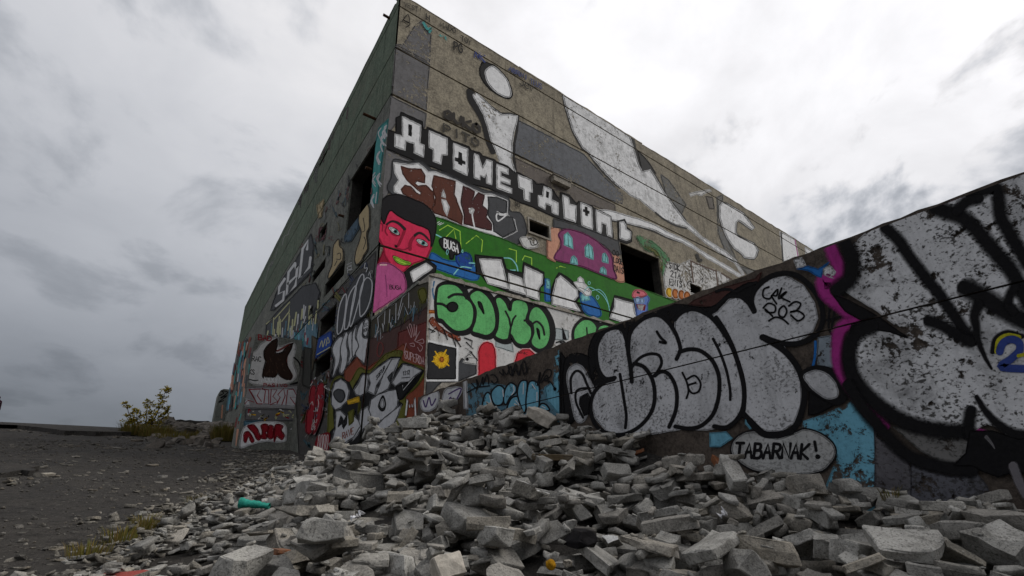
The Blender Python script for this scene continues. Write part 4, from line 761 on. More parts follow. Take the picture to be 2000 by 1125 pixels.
def silver_big(p):
    p.z(580, 700, 6.25).blob('olive', [(420, 420), (470, 260), (560, 220), (660, 300), (780, 120), (900, 140), (1100, -60), (1290, -90), (1290, 30), (1570, 130), (1480, 330), (1330, 470), (1360, 600), (1290, 800), (1200, 900), (700, 1080), (420, 1080), (400, 800)], flake=.35)
    p.fill('black', [(425, 440), (480, 280), (560, 240), (660, 300), (700, 380), (820, 180), (890, 190), (1010, 85), (1160, -15), (1275, -15), (1210, 150), (1300, 60), (1400, 80), (1560, 150), (1470, 300), (1300, 490), (1250, 520), (1300, 560), (1210, 700), (1210, 810), (1000, 910), (880, 980), (750, 1050), (560, 1080), (430, 1060), (430, 900), (480, 850), (470, 640)], flake=.1)
    for L in ([(445, 430), (485, 295), (560, 252), (635, 310), (660, 400), (640, 520), (560, 600), (490, 630), (440, 560)], [(720, 390), (770, 320), (825, 198), (878, 205), (870, 330), (850, 430), (800, 460), (740, 440)], [(880, 205), (1000, 105), (1150, 5), (1150, 60), (1080, 180), (980, 330), (950, 440), (870, 400), (900, 300)], [(970, 440), (1060, 200), (1165, 10), (1260, 5), (1190, 170), (1150, 300), (1120, 370), (1040, 420)], [(1165, 300), (1300, 75), (1400, 92), (1535, 152), (1440, 220), (1370, 290), (1280, 290), (1210, 340)],
        [(885, 640), (910, 500), (1000, 440), (1110, 400), (1220, 380), (1245, 470), (1235, 580), (1150, 680), (1060, 740), (960, 800), (920, 740)], [(780, 790), (800, 640), (870, 590), (930, 750), (880, 800), (820, 860), (700, 1010)], [(445, 1020), (490, 860), (500, 650), (560, 640), (620, 700), (700, 680), (780, 760), (800, 830), (720, 960), (600, 1040), (480, 1055)], [(900, 950), (960, 850), (1080, 720), (1280, 565), (1250, 680), (1190, 800), (1050, 880)]): p.fill('silver', L, flake=.14).line('black', L, 9, True, smooth=False, soft=.1)
    p.fill('black', [(525, 840), (560, 700), (600, 760), (640, 680), (630, 800), (590, 860), (570, 800)]).fill('black', [(660, 820), (720, 700), (740, 640), (700, 790)]).fill('olive', [(655, 660), (720, 620), (715, 770), (660, 820)], flake=.2).fill('olive', [(780, 560), (800, 520), (790, 640), (770, 680)], flake=.2).fill('yellow', [(640, 520), (780, 470), (790, 530), (650, 560)], flake=.4)
    p.blob('black', [(1003, 590), (1030, 500), (1060, 458), (1088, 530), (1085, 610), (1045, 642)]).blob('silver', [(1030, 560), (1055, 490), (1072, 560), (1050, 600)])
    p.fill('black', [(1235, 440), (1215, 350), (1370, 285), (1300, 390), (1540, 165), (1420, 320), (1285, 500), (1245, 490)]).line('white', [(1300, 330), (1305, 390), (1440, 230)], 6, smooth=False)
    p.blob('grey2', [(470, 430), (520, 380), (590, 400), (610, 470), (560, 540), (500, 500)], flake=.35).fill('grey2', [(1115, 230), (1180, 160), (1140, 290)], flake=.1)
    p.text('black', '1312', (1300, 210), (1390, 190), 50, 7).line('black', [(1290, 240), (1390, 230)], 8).text('black', 'SOEUR', (975, 270), (1085, 130), 50, 7).text('rust', 'RAVE', (580, 990), (725, 920), 80, 9)
    p.line('white', [(1340, 690), (1360, 500), (1390, 600), (1410, 560), (1420, 600), (1450, 480), (1460, 690)], 18, smooth=False, flake=.3)
both('silver_wildstyle', 'large silver and black lettering low on the side wall', silver_big)
p = Piece(LF, 'red_throwup', 'dark red bubble letters with white outlines')
p.z(580, 700, 6.25)
for L in ([(130, 840), (145, 660), (180, 610), (172, 500), (190, 370), (225, 335), (255, 380), (250, 560), (215, 800), (190, 915), (140, 900)], [(255, 440), (280, 340), (325, 305), (352, 350), (345, 540), (315, 720), (240, 920), (225, 860), (255, 640)]): p.line('black', L, 26, True).line('offwhite', L, 14, True, soft=.1).blob('darkred', L, flake=.08)
p.line('offwhite', [(280, 500), (290, 560), (270, 650), (265, 600)], 6).line('offwhite', [(190, 560), (210, 530), (220, 570)], 6).text('offwhite', 'SPE', (240, 880), (270, 740), (-45, 0), 6)
p.blob('darkred', [(250, 1120), (270, 970), (330, 930), (415, 915), (422, 1020), (390, 1130)], flake=.1)
for x in (285, 320, 350, 385): p.line('offwhite', [(x - 15, 1110), (x, 1020), (x + 5, 950), (x + 22, 940), (x + 18, 1040), (x + 5, 1115)], 7)
for i in range(26):
    x = rr.uniform(200, 420); y = rr.uniform(150, 700); p.line(rr.choice(['darkred', 'silver', 'black', 'steel', 'offwhite']), [(x, y), (x + rr.uniform(-25, 25), y + rr.uniform(15, 50)), (x + rr.uniform(-25, 25), y + rr.uniform(15, 50))], rr.uniform(4, 9), flake=.25)
p.done()
p = Piece(LF, 'streaked_paint', 'teal, red and grey streaks at the far foot of the facade')
p.z(400, 580, 6.25)
for i in range(70):
    k = rr.random(); y = 480 + k * 800; x = 520 - k * 190 + rr.uniform(-130 + 60 * (1 - k), 90); p.line(rr.choice(['teal', 'steel', 'steel', 'grey2', 'maroon', 'salmon', 'skyblue', 'silver', 'rust']), [(x, y), (x - rr.uniform(5, 25), y + rr.uniform(70, 190))], rr.uniform(10, 26), flake=.35)
p.done()
# buttress front and side
BF = Plane('Y', BT[2], BLD, (BT[0] + .03, BT[1], 1.2, 6.04), (), (), flake=.2)
p = Piece(BF, 'dog_mural', 'dark dog head on a white ground with red lettering below')
p.z(400, 580, 6.25).blob('offwhite', [(560, 720), (640, 640), (700, 560), (880, 490), (900, 600), (1080, 560), (1110, 640), (1080, 800), (1120, 960), (1000, 1060), (700, 1080), (530, 1010)], flake=.25).line('maroon', [(870, 520), (870, 660), (1050, 580), (1000, 740), (1010, 860), (1065, 960), (1040, 1010)], 22, soft=.4)
p.fill((.034, .018, .013), [(722, 660), (760, 598), (820, 540), (888, 502), (882, 600), (862, 678), (900, 690), (950, 668), (1000, 612), (1080, 558), (1052, 640), (1000, 732), (985, 780), (1010, 850), (1040, 900), (1068, 962), (1052, 1006), (1000, 1012), (930, 975), (890, 940), (850, 985), (780, 975), (700, 990), (715, 880), (742, 780), (722, 720)], flake=.1)
for i in range(18):
    x, y = rr.uniform(760, 980), rr.uniform(730, 920); p.line((.10, .055, .035), [(x, y), (x + rr.uniform(-15, 15), y + rr.uniform(15, 40))], 5)
p.text('darkred', 'BAD', (650, 520), (820, 540), 60, 12).text('black', 'RAC', (575, 780), (690, 790), 60, 9).text('black', 'KS', (545, 940), (610, 950), 60, 9).line('black', [(530, 1000), (600, 1020), (650, 1015)], 12).line('black', [(1090, 740), (1150, 800), (1170, 880)], 20).line('black', [(1050, 1070), (1180, 1030)], 26)
p.text('white', 'NOOON', (690, 1035), (920, 1045), 55, 14)
p.z(400, 720, 6.25).fill((.30, .29, .29), [(500, 230), (1170, 200), (1160, 500), (480, 480)], flake=.2).fill('silver', [(545, 250), (1085, 240), (1140, 360), (1110, 460), (640, 430)], flake=.1)
for q in ([(540, 255), (640, 430), (700, 430)], [(540, 255), (680, 250), (640, 330), (690, 400)], [(700, 240), (740, 270), (720, 420), (780, 430), (780, 260), (700, 250)], [(800, 420), (810, 250), (880, 260), (830, 340), (890, 400), (800, 440)], [(880, 430), (920, 350), (890, 320), (960, 240), (980, 330), (940, 440)], [(990, 440), (1010, 260), (1080, 250), (1130, 350), (1040, 350), (1110, 450)]): p.line('darkred', q, 12, smooth=False, flake=.05)
p.text('darkred', 'PASIVO', (715, 215), (1010, 225), 35, 9).blob('silver2', [(480, 420), (500, 370), (545, 390), (540, 445), (500, 452)], flake=.1).line('darkred', [(490, 430), (530, 390), (600, 410)], 8)
p.fill('grey', [(500, 500), (1130, 500), (1120, 640), (490, 630)], flake=.3)
for i in range(26):
    x = rr.uniform(530, 1100); y = rr.uniform(510, 620); p.line(rr.choice(['offwhite', 'offwhite', 'yellow', 'darkred', 'black', 'paleyellow']), [(x, y), (x + rr.uniform(-40, 40), y + rr.uniform(-25, 25)), (x + rr.uniform(-40, 40), y + rr.uniform(-20, 30))], rr.uniform(8, 20), flake=.2)
p.fill('steel', [(480, 640), (700, 640), (690, 690), (480, 700)], flake=.3).blob('white', [(430, 960), (450, 780), (520, 690), (700, 650), (960, 670), (990, 830), (960, 890), (720, 890), (560, 930)], flake=.15)
for L in ([(475, 880), (480, 790), (530, 770), (560, 800), (600, 880), (570, 900), (530, 830), (500, 900)], [(520, 700), (600, 690), (650, 750), (680, 850), (640, 870), (600, 800)], [(690, 690), (760, 680), (775, 740), (740, 780), (760, 850), (690, 850), (700, 780)], [(790, 690), (840, 720), (830, 840), (790, 860), (760, 800)], [(860, 690), (955, 700), (930, 750), (970, 810), (940, 870), (880, 830), (845, 890)]): p.blob('darkred', L, flake=.08)
p.fill('black', [(1195, -100), (1300, -80), (1290, 700), (1180, 640)], flake=.15).line('silver', [(1050, 740), (1160, 660), (1150, 740)], 14, smooth=False)
p.done()
BS = Plane('X', BT[0], BLD, (BT[2] + .03, BT[3], 1.2, 6.04), (), (), flake=.25)
p = Piece(BS, 'streaked_paint', 'teal and red streaked paint on the buttress side')
p.z(0, 0, 1)
for i in range(26):
    y = rr.uniform(670, 850); x = 493 - (y - 670) * .17 + rr.uniform(-14, 8); p.line(rr.choice(['teal', 'steel', 'maroon', 'salmon', 'skyblue', 'grey2']), [(x, y), (x - rr.uniform(1, 4), y + rr.uniform(12, 34))], rr.uniform(2, 5), flake=.3)
p.done()
WG = Plane('Y', 47.7, WING, (3.22, 3.97, 4.7, 8.8), (), (), flake=.25)
p = Piece(WG, 'tag', 'black scrawled tag'); p.z(400, 720, 6.25)
p.line('black', [(180, 330), (230, 300), (200, 270), (280, 290), (190, 360), (270, 330), (170, 410), (230, 390)], 12).line('salmon', [(215, 450), (205, 600)], 18, flake=.4); p.done()

# ------------------------------------------------------------------ near wall
NW = Plane('X', XW, NWL, (-3.0, YB - .04, -1.2, 1.700), (NZ,), (), flake=.22, gap=.006)
K = dict(spots=.0)
p = Piece(NW, 'blue_base', 'worn blue and brown ground coat under black tags')
p.z(880, 680, 6.25).fill('steel', [(205, 440), (400, 420), (1100, 520), (1240, 430), (1335, 60), (1350, 900), (200, 900)], flake=.55).fill('skyblue', [(1150, 480), (1320, 370), (1345, 830), (1180, 640)], flake=.5).fill('skyblue', [(1240, 120), (1330, 20), (1340, 380), (1280, 360)], flake=.55).fill('black', [(1345, 40), (1440, 180), (1430, 980), (1350, 980)], flake=.15).blob('black', [(1380, 200), (1560, 60), (1790, 200), (1760, 450), (1700, 560), (1500, 900), (1400, 860)], flake=.35)
p.fill('silver', [(160, 400), (195, 395), (215, 740), (165, 740)], flake=.2).blob('silver', [(-70, 520), (20, 480), (140, 490), (100, 600), (-30, 720), (-100, 690)], flake=.2).blob('silver', [(-360, 640), (-260, 560), (-160, 520), (-140, 620), (-200, 740), (-330, 760)], flake=.25)
for q in ([(-330, 640), (-300, 720), (-260, 600), (-230, 700), (-180, 620)], [(-100, 640), (-40, 700), (0, 600), (40, 690), (60, 620)], [(-20, 560), (130, 490), (70, 640), (30, 700)]): p.line('violet', q, 16, flake=.1)
p.done()
p = Piece(NW, 'blue_throwup', 'blue bubble letters with black outlines and white glints')
p.z(880, 680, 6.25)
for L in ([(400, 640), (430, 560), (470, 545), (520, 620), (520, 740), (400, 740)], [(510, 520), (590, 455), (660, 500), (665, 600), (620, 690), (540, 690), (500, 600)], [(670, 500), (730, 425), (800, 460), (800, 540), (730, 600), (680, 690), (650, 640)], [(690, 740), (740, 620), (820, 590), (880, 660), (870, 780), (700, 780)], [(820, 560), (850, 420), (920, 395), (940, 460), (920, 760), (880, 760)], [(930, 740), (950, 450), (1020, 400), (1085, 470), (1085, 700), (1060, 760)], [(1080, 750), (1110, 680), (1170, 690), (1210, 760)]): p.outline('skyblue', 'black', L, 20, flake=.4)
for q in ([(640, 510), (650, 590)], [(770, 460), (780, 520), (750, 570)], [(800, 640), (840, 690)], [(895, 430), (890, 560)], [(1060, 540), (1060, 660)], [(480, 580), (500, 660)], [(1120, 710), (1160, 730)], [(1000, 440), (1040, 500)]): p.line('silver2', q, 11)
p.done()
p = Piece(NW, 'tags', 'black scrawled tags along the wall')
p.z(880, 680, 6.25)
for q in ([(260, 430), (330, 500), (320, 380), (360, 470), (400, 350), (400, 450), (450, 320), (470, 440)], [(490, 330), (540, 330), (580, 390), (540, 430), (500, 400)], [(600, 290), (650, 330), (640, 260), (690, 320), (740, 220), (760, 340), (790, 250), (840, 330), (870, 200), (900, 320), (950, 240)], [(700, 180), (740, 330), (800, 190), (830, 320), (900, 150), (940, 300)], [(1060, 460), (1100, 290), (1090, 430), (1160, 280), (1230, 270), (1220, 350), (1140, 390), (1220, 410), (1280, 500)], [(1120, 420), (1180, 330), (1200, 420)], [(210, 540), (280, 500), (330, 480), (480, 460)]): p.line('black', q, 15, flake=.1)
p.ell('black', 1278, 497, 16, 16); p.done()
SIL = dict(flake=.30, scale=8.0, spots=.6)
p = Piece(NW, 'silver_throwup', 'silver bubble letters with thick black outlines')
p.z(0, 0, 1).fill((.07, .03, .026), [(1320, 612), (1352, 596), (1390, 600), (1440, 575), (1480, 555), (1490, 530), (1475, 545), (1420, 560), (1360, 585)], flake=.3).blob('black', [(1150, 700), (1165, 650), (1200, 628), (1240, 615), (1290, 600), (1330, 595), (1390, 600), (1430, 570), (1480, 560), (1490, 700), (1300, 800), (1180, 780)], flake=.4)
p.z(1080, 640, 5).blob('silver', [(140, 490), (165, 400), (230, 358), (300, 390), (360, 500), (405, 600), (370, 700), (345, 840), (300, 920), (225, 900), (170, 660)], **SIL)
p.z(0, 0, 1).fill('silver', [(1166, 705), (1166, 675), (1175, 652), (1192, 641), (1212, 643), (1224, 668), (1231, 655), (1240, 636), (1258, 622), (1288, 617), (1306, 632), (1318, 655), (1320, 628), (1332, 612), (1358, 605), (1388, 620), (1404, 608), (1425, 585), (1443, 580), (1462, 590), (1472, 612), (1472, 580), (1482, 560), (1506, 543), (1536, 538), (1570, 558), (1592, 592), (1598, 622), (1588, 648), (1562, 668), (1528, 670), (1540, 690), (1556, 715), (1565, 745), (1565, 790), (1550, 828), (1526, 842), (1490, 842), (1466, 820), (1455, 808), (1447, 803), (1440, 822), (1415, 834), (1380, 840), (1335, 838), (1310, 842), (1260, 850), (1215, 850), (1185, 842), (1163, 815), (1155, 780), (1163, 757), (1188, 743), (1174, 728)], **SIL)
p.line('black', [(1095, 830), (1094, 700)], 3, smooth=False, flake=.1)
p.z(1080, 640, 5)
ST = [([(185, 640), (180, 500), (230, 425), (290, 450), (340, 560), (375, 640)], 22), ([(360, 590), (270, 598), (228, 640), (235, 740), (300, 880)], 20),
    ([(610, 490), (525, 502), (465, 440), (432, 330), (432, 180), (500, 50), (600, 2), (680, 20), (720, 100), (742, 250), (765, 400), (776, 530)], 36), ([(600, 505), (500, 540), (405, 640), (372, 780), (405, 920), (490, 1010), (630, 1048), (760, 1020), (880, 940), (968, 820), (1000, 680), (980, 520), (900, 390), (800, 350)], 34),
    ([(660, 455), (680, 580), (702, 720), (722, 860), (712, 980)], 26), ([(775, 390), (850, 300), (950, 258), (1040, 272), (1066, 350), (1020, 440), (980, 480)], 26), ([(1000, 470), (1060, 430), (1130, 450), (1190, 540), (1217, 660), (1202, 820), (1140, 970)], 34),
    ([(742, 230), (755, 70), (820, -30), (920, -100), (1040, -118), (1140, -40), (1205, 60), (1248, 190), (1240, 250), (1212, 308)], 34), ([(1240, 240), (1340, 212), (1450, 230), (1560, 320), (1620, 450), (1632, 580), (1615, 720), (1560, 860), (1450, 960), (1330, 985), (1200, 965)], 36),
    ([(1190, -80), (1280, -160), (1400, -178), (1540, -110), (1660, 30), (1760, 200), (1830, 400), (1872, 600), (1862, 780), (1800, 900), (1700, 975), (1580, 965)], 40), ([(1570, 110), (1640, 250), (1700, 420), (1735, 600), (1737, 705)], 24), ([(1270, 440), (1312, 530), (1330, 620), (1310, 690)], 18), ([(1315, 505), (1390, 470), (1447, 540), (1430, 620), (1365, 640), (1325, 570), (1400, 540)], 18), ([(1020, 40), (1060, 100), (1110, 150), (1050, 140)], 24)]
for q, w in ST: p.line('black', q, w * 1.15, soft=.18, flake=.10)
p.fill('black', [(345, 640), (270, 680), (265, 745), (310, 862), (352, 845), (372, 700)], flake=.04)
p.z(1400, 480, 5)
for q, w in (([(372, 640), (345, 540), (380, 430), (500, 320), (650, 272), (800, 300), (940, 420), (1020, 560), (1042, 720), (990, 850), (860, 938), (700, 962), (560, 930), (460, 890)], 52), ([(450, 895), (600, 980), (700, 1062), (790, 1180), (840, 1300), (862, 1420), (850, 1560), (800, 1720), (720, 1812), (600, 1842), (480, 1840), (400, 1780), (330, 1710), (270, 1650)], 60), ([(0, 610), (60, 540), (130, 500), (230, 500), (310, 560), (365, 650)], 36), ([(0, 700), (80, 820), (160, 980), (200, 1100), (250, 1250), (275, 1400), (275, 1540), (262, 1660)], 40), ([(0, 450), (60, 430), (130, 430), (200, 450), (290, 400), (390, 360)], 28)): p.line('black', q, w, soft=.14, flake=.04)
for q in ([(515, 405), (465, 430), (460, 500), (520, 520), (560, 470), (600, 430), (590, 490), (540, 490), (590, 570)], [(640, 415), (610, 520), (690, 450), (630, 500), (720, 550)], [(460, 610), (510, 565), (575, 590), (570, 650), (500, 650), (480, 620), (550, 690)], [(620, 620), (660, 590), (690, 640), (660, 700), (615, 680), (615, 630)], [(710, 590), (770, 550), (825, 570), (790, 630), (720, 650), (800, 640), (860, 690), (800, 735), (730, 680)], [(515, 735), (580, 700), (650, 720), (705, 765)]): p.line('black', q, 19, flake=.04)
for q in ([(1110, 590), (1100, 800), (1150, 900)], [(1080, 730), (1280, 680)], [(1160, 610), (1130, 800)]): p.line('black', q, 22, flake=.1)
p.done()
p = Piece(NW, 'blue_field', 'light blue patch low on the wall')
p.z(1400, 680, 5).fill('skyblue', [(855, 715), (1060, 650), (1290, 545), (1310, 520), (1520, 760), (1548, 790), (1558, 1110), (1552, 1650), (950, 1650), (1190, 1060), (1100, 880), (850, 790)], flake=.55, dirt=.9).fill('skyblue', [(-60, 830), (100, 820), (160, 880), (40, 960), (-60, 960)], flake=.35).fill('skyblue', [(290, 700), (380, 760), (330, 790), (290, 740)], flake=.3)
p.line('ultra', [(970, -60), (968, 60), (945, 190)], 26, flake=.15).fill((.22, .26, .30), [(1000, -100), (1130, -120), (1140, 60), (1150, 190), (1000, 190), (985, 60)], flake=.45)
p.line((.05, .045, .05), [(1555, 790), (1562, 1100), (1556, 1340)], 30, soft=.4); p.done()
p = Piece(NW, 'silver_oval', 'small silver oval ringed in black')
L = [(858, 270), (960, 222), (1060, 240), (1150, 320), (1192, 420), (1170, 482), (1080, 492), (980, 430), (900, 352)]
p.z(1400, 680, 5).line('black', [(850, 280), (950, 212), (1090, 225), (1190, 310), (1250, 430), (1220, 510), (1120, 520), (1010, 480), (920, 390)], 78, True, soft=.1, flake=.05).fill('black', [(910, 420), (1000, 480), (1150, 560), (1000, 640), (900, 660)], flake=.3).blob('silver', L, flake=.2, spots=.3)
p.done()
p = Piece(NW, 'lettered_bubble', 'pale speech bubble lettered TABARNAK!')
L = [(160, 1010), (190, 900), (300, 830), (450, 830), (600, 890), (780, 830), (870, 800), (1010, 840), (1120, 920), (1160, 1010), (1120, 1110), (1000, 1200), (700, 1230), (400, 1190), (230, 1100)]
p.z(1400, 680, 5).line('black', L, 44, True, soft=.14, flake=.05).blob((.42, .42, .41), L, flake=.16, spots=.4)
p.z(1400, 680, 5).line('black', [(330, 710), (400, 790), (480, 845), (600, 850), (740, 815)], 62, soft=.14, flake=.05)
p.text('black', 'TABARNAK', (180, 1070), (910, 1075), (15, -140), 30, wob=.04, flake=.05).line('black', [(965, 915), (980, 1000)], 30, flake=.05).ell('black', 995, 1060, 20, 20)
p.done()
p = Piece(NW, 'magenta_trim', 'magenta spray line curling between the two silver pieces')
p.z(1400, 480, 5)
M = dict(soft=.32, flake=.12)
p.line('magenta', [(1110, -20), (1150, 100), (1205, 210), (1200, 320), (1120, 350), (1040, 350), (1060, 440), (1100, 500), (1200, 580), (1330, 680), (1420, 735)], 130, **M).line('magenta', [(1400, 750), (1260, 780), (1200, 860), (1190, 960), (1185, 1100), (1210, 1200), (1260, 1300), (1330, 1420), (1430, 1540), (1560, 1680), (1650, 1770)], 130, taper=(1, .75), **M)
p.fill('ultra', [(790, 232), (900, 205), (1000, 235), (1110, 160), (1040, 250), (1030, 315), (980, 295), (900, 245)], flake=.15).fill('silver2', [(760, 140), (840, 120), (880, 200), (790, 220)], flake=.5, spots=.6).fill('silver2', [(1050, 230), (1110, 200), (1170, 260), (1150, 320), (1050, 300)], flake=.5, spots=.6)
p.z(1600, 330, 5).line('magenta', [(1180, 390), (1300, 340), (1420, 290), (1500, 260)], 70, **M).line('magenta', [(1640, 180), (1720, 150)], 50, **M).z(1600, 730, 5).line('magenta', [(1510, 540), (1580, 570), (1650, 590)], 60, **M).line('ultra', [(460, 110), (520, 80), (560, 40)], 70, **M)
p.done()
p = Piece(NW, 'silver_giant', 'giant flaking silver letter with blurred black outlines')
SG = dict(flake=.34, scale=9.0, spots=.9)
p.z(0, 0, 1).fill('silver2', [(1668, 480), (1700, 450), (1740, 430), (1800, 410), (1850, 398), (1930, 365), (2100, 300), (2300, 240), (2300, 900), (1990, 895), (1960, 838), (1930, 828), (1890, 848), (1860, 842), (1790, 838), (1740, 812), (1700, 772), (1675, 722), (1668, 680), (1685, 650), (1720, 642), (1750, 652), (1782, 662), (1720, 612), (1655, 572), (1648, 562), (1668, 545), (1678, 510)], **SG)
p.z(1600, 730, 5).fill((.16, .155, .15), [(730, 518), (900, 552), (1470, 602), (1440, 780), (1330, 872), (1200, 862), (1000, 752), (850, 622)], flake=.4, spots=.5).fill((.11, .105, .115), [(560, 620), (720, 690), (870, 840), (905, 1000), (890, 1700), (560, 1700)], flake=.42, spots=.6).fill((.10, .10, .115), [(910, 880), (1100, 960), (1300, 1010), (1550, 980), (1650, 1100), (1750, 1700), (900, 1700)], flake=.5, spots=.7)
B = dict(soft=.34, flake=.1)
p.z(1600, 330, 5)
for q, w in (([(215, 720), (300, 820), (340, 950), (325, 1080), (220, 1150), (140, 1230), (240, 1330), (420, 1420), (600, 1500), (760, 1590), (880, 1655)], 0),): pass
p.line('black', [(240, 690), (320, 840), (330, 980), (300, 1090), (190, 1180)], 166, **B).line('black', [(660, 590), (780, 700), (880, 850), (980, 980), (1080, 1110), (1180, 1230), (1300, 1400), (1420, 1580), (1510, 1680)], 121, **B)
p.line('black', [(1130, 385), (1260, 430), (1400, 480), (1530, 590), (1700, 790), (1850, 960), (1950, 1120), (2050, 1320)], 160, **B).line('black', [(1500, 260), (1720, 190), (1760, 330), (1780, 480), (1870, 650), (1960, 800), (2060, 960)], 140, **B).line('black', [(1350, 420), (1450, 330), (1560, 300)], 115, **B)
p.line('black', [(1440, 1170), (1600, 1250), (1780, 1370), (2050, 1510)], 192, **B).line('black', [(1080, 1490), (1200, 1530), (1350, 1620), (1480, 1690)], 121, **B).line('black', [(1560, 1330), (1525, 1440), (1540, 1560), (1560, 1680), (1620, 1830), (1690, 1955)], 121, taper=(1, .2), **B)
p.line('black', [(1920, 1150), (1850, 1300), (1900, 1400)], 102, **B)
p.z(1600, 530, 5).fill('black', [(140, 230), (300, 290), (450, 370), (600, 455), (760, 570), (890, 660), (700, 597), (520, 570), (400, 610), (300, 620), (330, 520), (430, 490), (260, 390)], flake=.12)
p.line('black', [(520, 540), (400, 590), (320, 700), (300, 830), (310, 950), (350, 1060), (450, 1180), (600, 1320), (780, 1440), (950, 1510), (1200, 1558), (1420, 1570)], 160, **B)
p.z(1600, 730, 5).line('black', [(300, 120), (430, 330), (560, 480), (700, 640), (880, 800), (1080, 880), (1300, 930), (1500, 950)], 140, **B).line('black', [(1545, 230), (1650, 390), (1800, 530), (1950, 600), (2150, 620)], 121, taper=(.4, 1.2), **B).line('black', [(1490, 370), (1470, 480), (1480, 600)], 128, **B)
p.fill('black', [(1480, 560), (1700, 560), (1950, 640), (2300, 600), (2300, 1000), (1900, 960), (1750, 1010), (1620, 960), (1500, 900), (1320, 900), (1440, 780)], flake=.2).line((.13, .125, .13), [(1640, 620), (1690, 680), (1720, 730)], 40, flake=.2, taper=(1, .3)).line((.15, .14, .15), [(1900, 900), (1980, 1100), (2080, 1250)], 90, flake=.3)
p.done()
p = Piece(NW, 'blue_number', 'blue number 2 edged with yellow')
p.z(1600, 530, 5).line('black', [(1700, 790), (1730, 660), (1850, 600), (1990, 640)], 51, **B).line((.45, .42, .02), [(1740, 790), (1760, 680), (1850, 630), (1960, 650)], 44, soft=.1, flake=.05).line((.035, .06, .24), [(1770, 790), (1800, 710), (1880, 670), (1955, 700), (1960, 780), (1880, 860), (1790, 940), (2120, 960)], 76, soft=.14, flake=.05).line((.45, .42, .02), [(1950, 830), (2040, 810)], 34, soft=.1)
p.done()

# ------------------------------------------------------------------ rubble
def chunk_material(name, island, base=(0.345, 0.336, 0.312), dark=(0.120, 0.115, 0.104)):
    m, t, b, out = newmat(name)
    if island: rnd = N(t, 'ShaderNodeNewGeometry').outputs['Random Per Island']; co = obj_co(t)
    else:
        oi = N(t, 'ShaderNodeObjectInfo'); rnd = oi.outputs['Random']; co = obj_co(t)
    big = noise_n(t, co, 6, 5, 0.62, 0.3); fine = noise_n(t, co, 95, 4, 0.75); mid = noise_n(t, co, 24, 5, 0.7)
    r = N(t, 'ShaderNodeValToRGB'); r.color_ramp.interpolation = 'LINEAR'; LK(t, rnd, r.inputs[0])
    e = r.color_ramp.elements; e[0].position = 0; e[0].color = (*[v * .72 for v in base], 1); e[1].position = 1; e[1].color = (*[v * 1.28 for v in base], 1)
    for pos, c in ((.2, tuple(base[i] * (.88, .84, .80)[i] for i in range(3))), (.32, (base[0] * .95, base[1] * .88, base[2] * .78)), (.45, base), (.62, tuple(v * .62 for v in base)), (.7, tuple(v * .84 for v in base)), (.85, tuple(v * 1.1 for v in base))):
        k = e.new(pos); k.color = (*c, 1)
    col = mixc(t, mrange(t, big, .42, .68, 0, .8), r.outputs[0], dark)
    col = mixc(t, mrange(t, mid, .52, .70, 0, .45), col, (.075, .07, .062))
    col = mixc(t, mrange(t, fine, .36, .48, .75, 0), col, (.07, .066, .06)); col = mixc(t, mrange(t, fine, .56, .68, 0, .55), col, (.44, .42, .37))
    LK(t, col, b.inputs['Base Color']); b.inputs['Roughness'].default_value = .95
    h = math_n(t, 'ADD', math_n(t, 'MULTIPLY', fine, .35), math_n(t, 'ADD', math_n(t, 'MULTIPLY', mid, .5), math_n(t, 'MULTIPLY', big, .8)))
    bump(t, b, h, .75, .02); return m
M_CHUNK = chunk_material('broken_concrete', False); M_CHUNKS = chunk_material('broken_concrete_small', True)
M_STONES = chunk_material('loose_stone', True, (0.215, 0.200, 0.172), (0.10, 0.092, 0.08))
def cut_box(rr, dims, ncut, jit, bev=0.03):
    bm = bmesh.new(); bmesh.ops.create_cube(bm, size=1.0)
    for v in bm.verts: v.co = Vector((v.co.x * dims[0] * (1 + rr.uniform(-jit, jit)), v.co.y * dims[1] * (1 + rr.uniform(-jit, jit)), v.co.z * dims[2] * (1 + rr.uniform(-jit, jit))))
    for _ in range(ncut):
        a = rr.uniform(0, math.tau); n = Vector((math.cos(a), math.sin(a), rr.uniform(-.55, .55))).normalized()
        if rr.random() < .3: n = Vector((rr.uniform(-1, 1), rr.uniform(-1, 1), rr.choice((-1, 1)) * rr.uniform(.5, 1.2))).normalized()
        ext = max(v.co.dot(n) for v in bm.verts)
        r = bmesh.ops.bisect_plane(bm, geom=bm.verts[:] + bm.edges[:] + bm.faces[:], plane_co=n * ext * rr.uniform(.45, .80), plane_no=n, clear_outer=True)
        ed = [g for g in r['geom_cut'] if isinstance(g, bmesh.types.BMEdge)]
        if ed:
            try: bmesh.ops.edgeloop_fill(bm, edges=ed)
            except Exception: pass
    return bm
def finish(bm, rr, bev=.03, rough=.028):
    bmesh.ops.remove_doubles(bm, verts=bm.verts[:], dist=.004)
    bmesh.ops.recalc_face_normals(bm, faces=bm.faces[:])
    bmesh.ops.bevel(bm, geom=bm.edges[:], offset=bev, segments=1, affect='EDGES', clamp_overlap=True)
    bmesh.ops.triangulate(bm, faces=[f for f in bm.faces if len(f.verts) > 4])
    lg = [e for e in bm.edges if e.calc_length() > .22]
    if lg: bmesh.ops.subdivide_edges(bm, edges=lg, cuts=1)
    bmesh.ops.triangulate(bm, faces=bm.faces[:])
    sd = rr.uniform(0, 90)
    for v in bm.verts:
        q = v.co * 3.1 + Vector((sd, 0, 0)); v.co += Vector((noise.noise(q), noise.noise(q + Vector((9, 3, 1))), noise.noise(q + Vector((4, 8, 2))))) * rough * 1.8
        v.co += Vector((rr.uniform(-1, 1), rr.uniform(-1, 1), rr.uniform(-1, 1))) * rough * .45
    bm.normal_update()
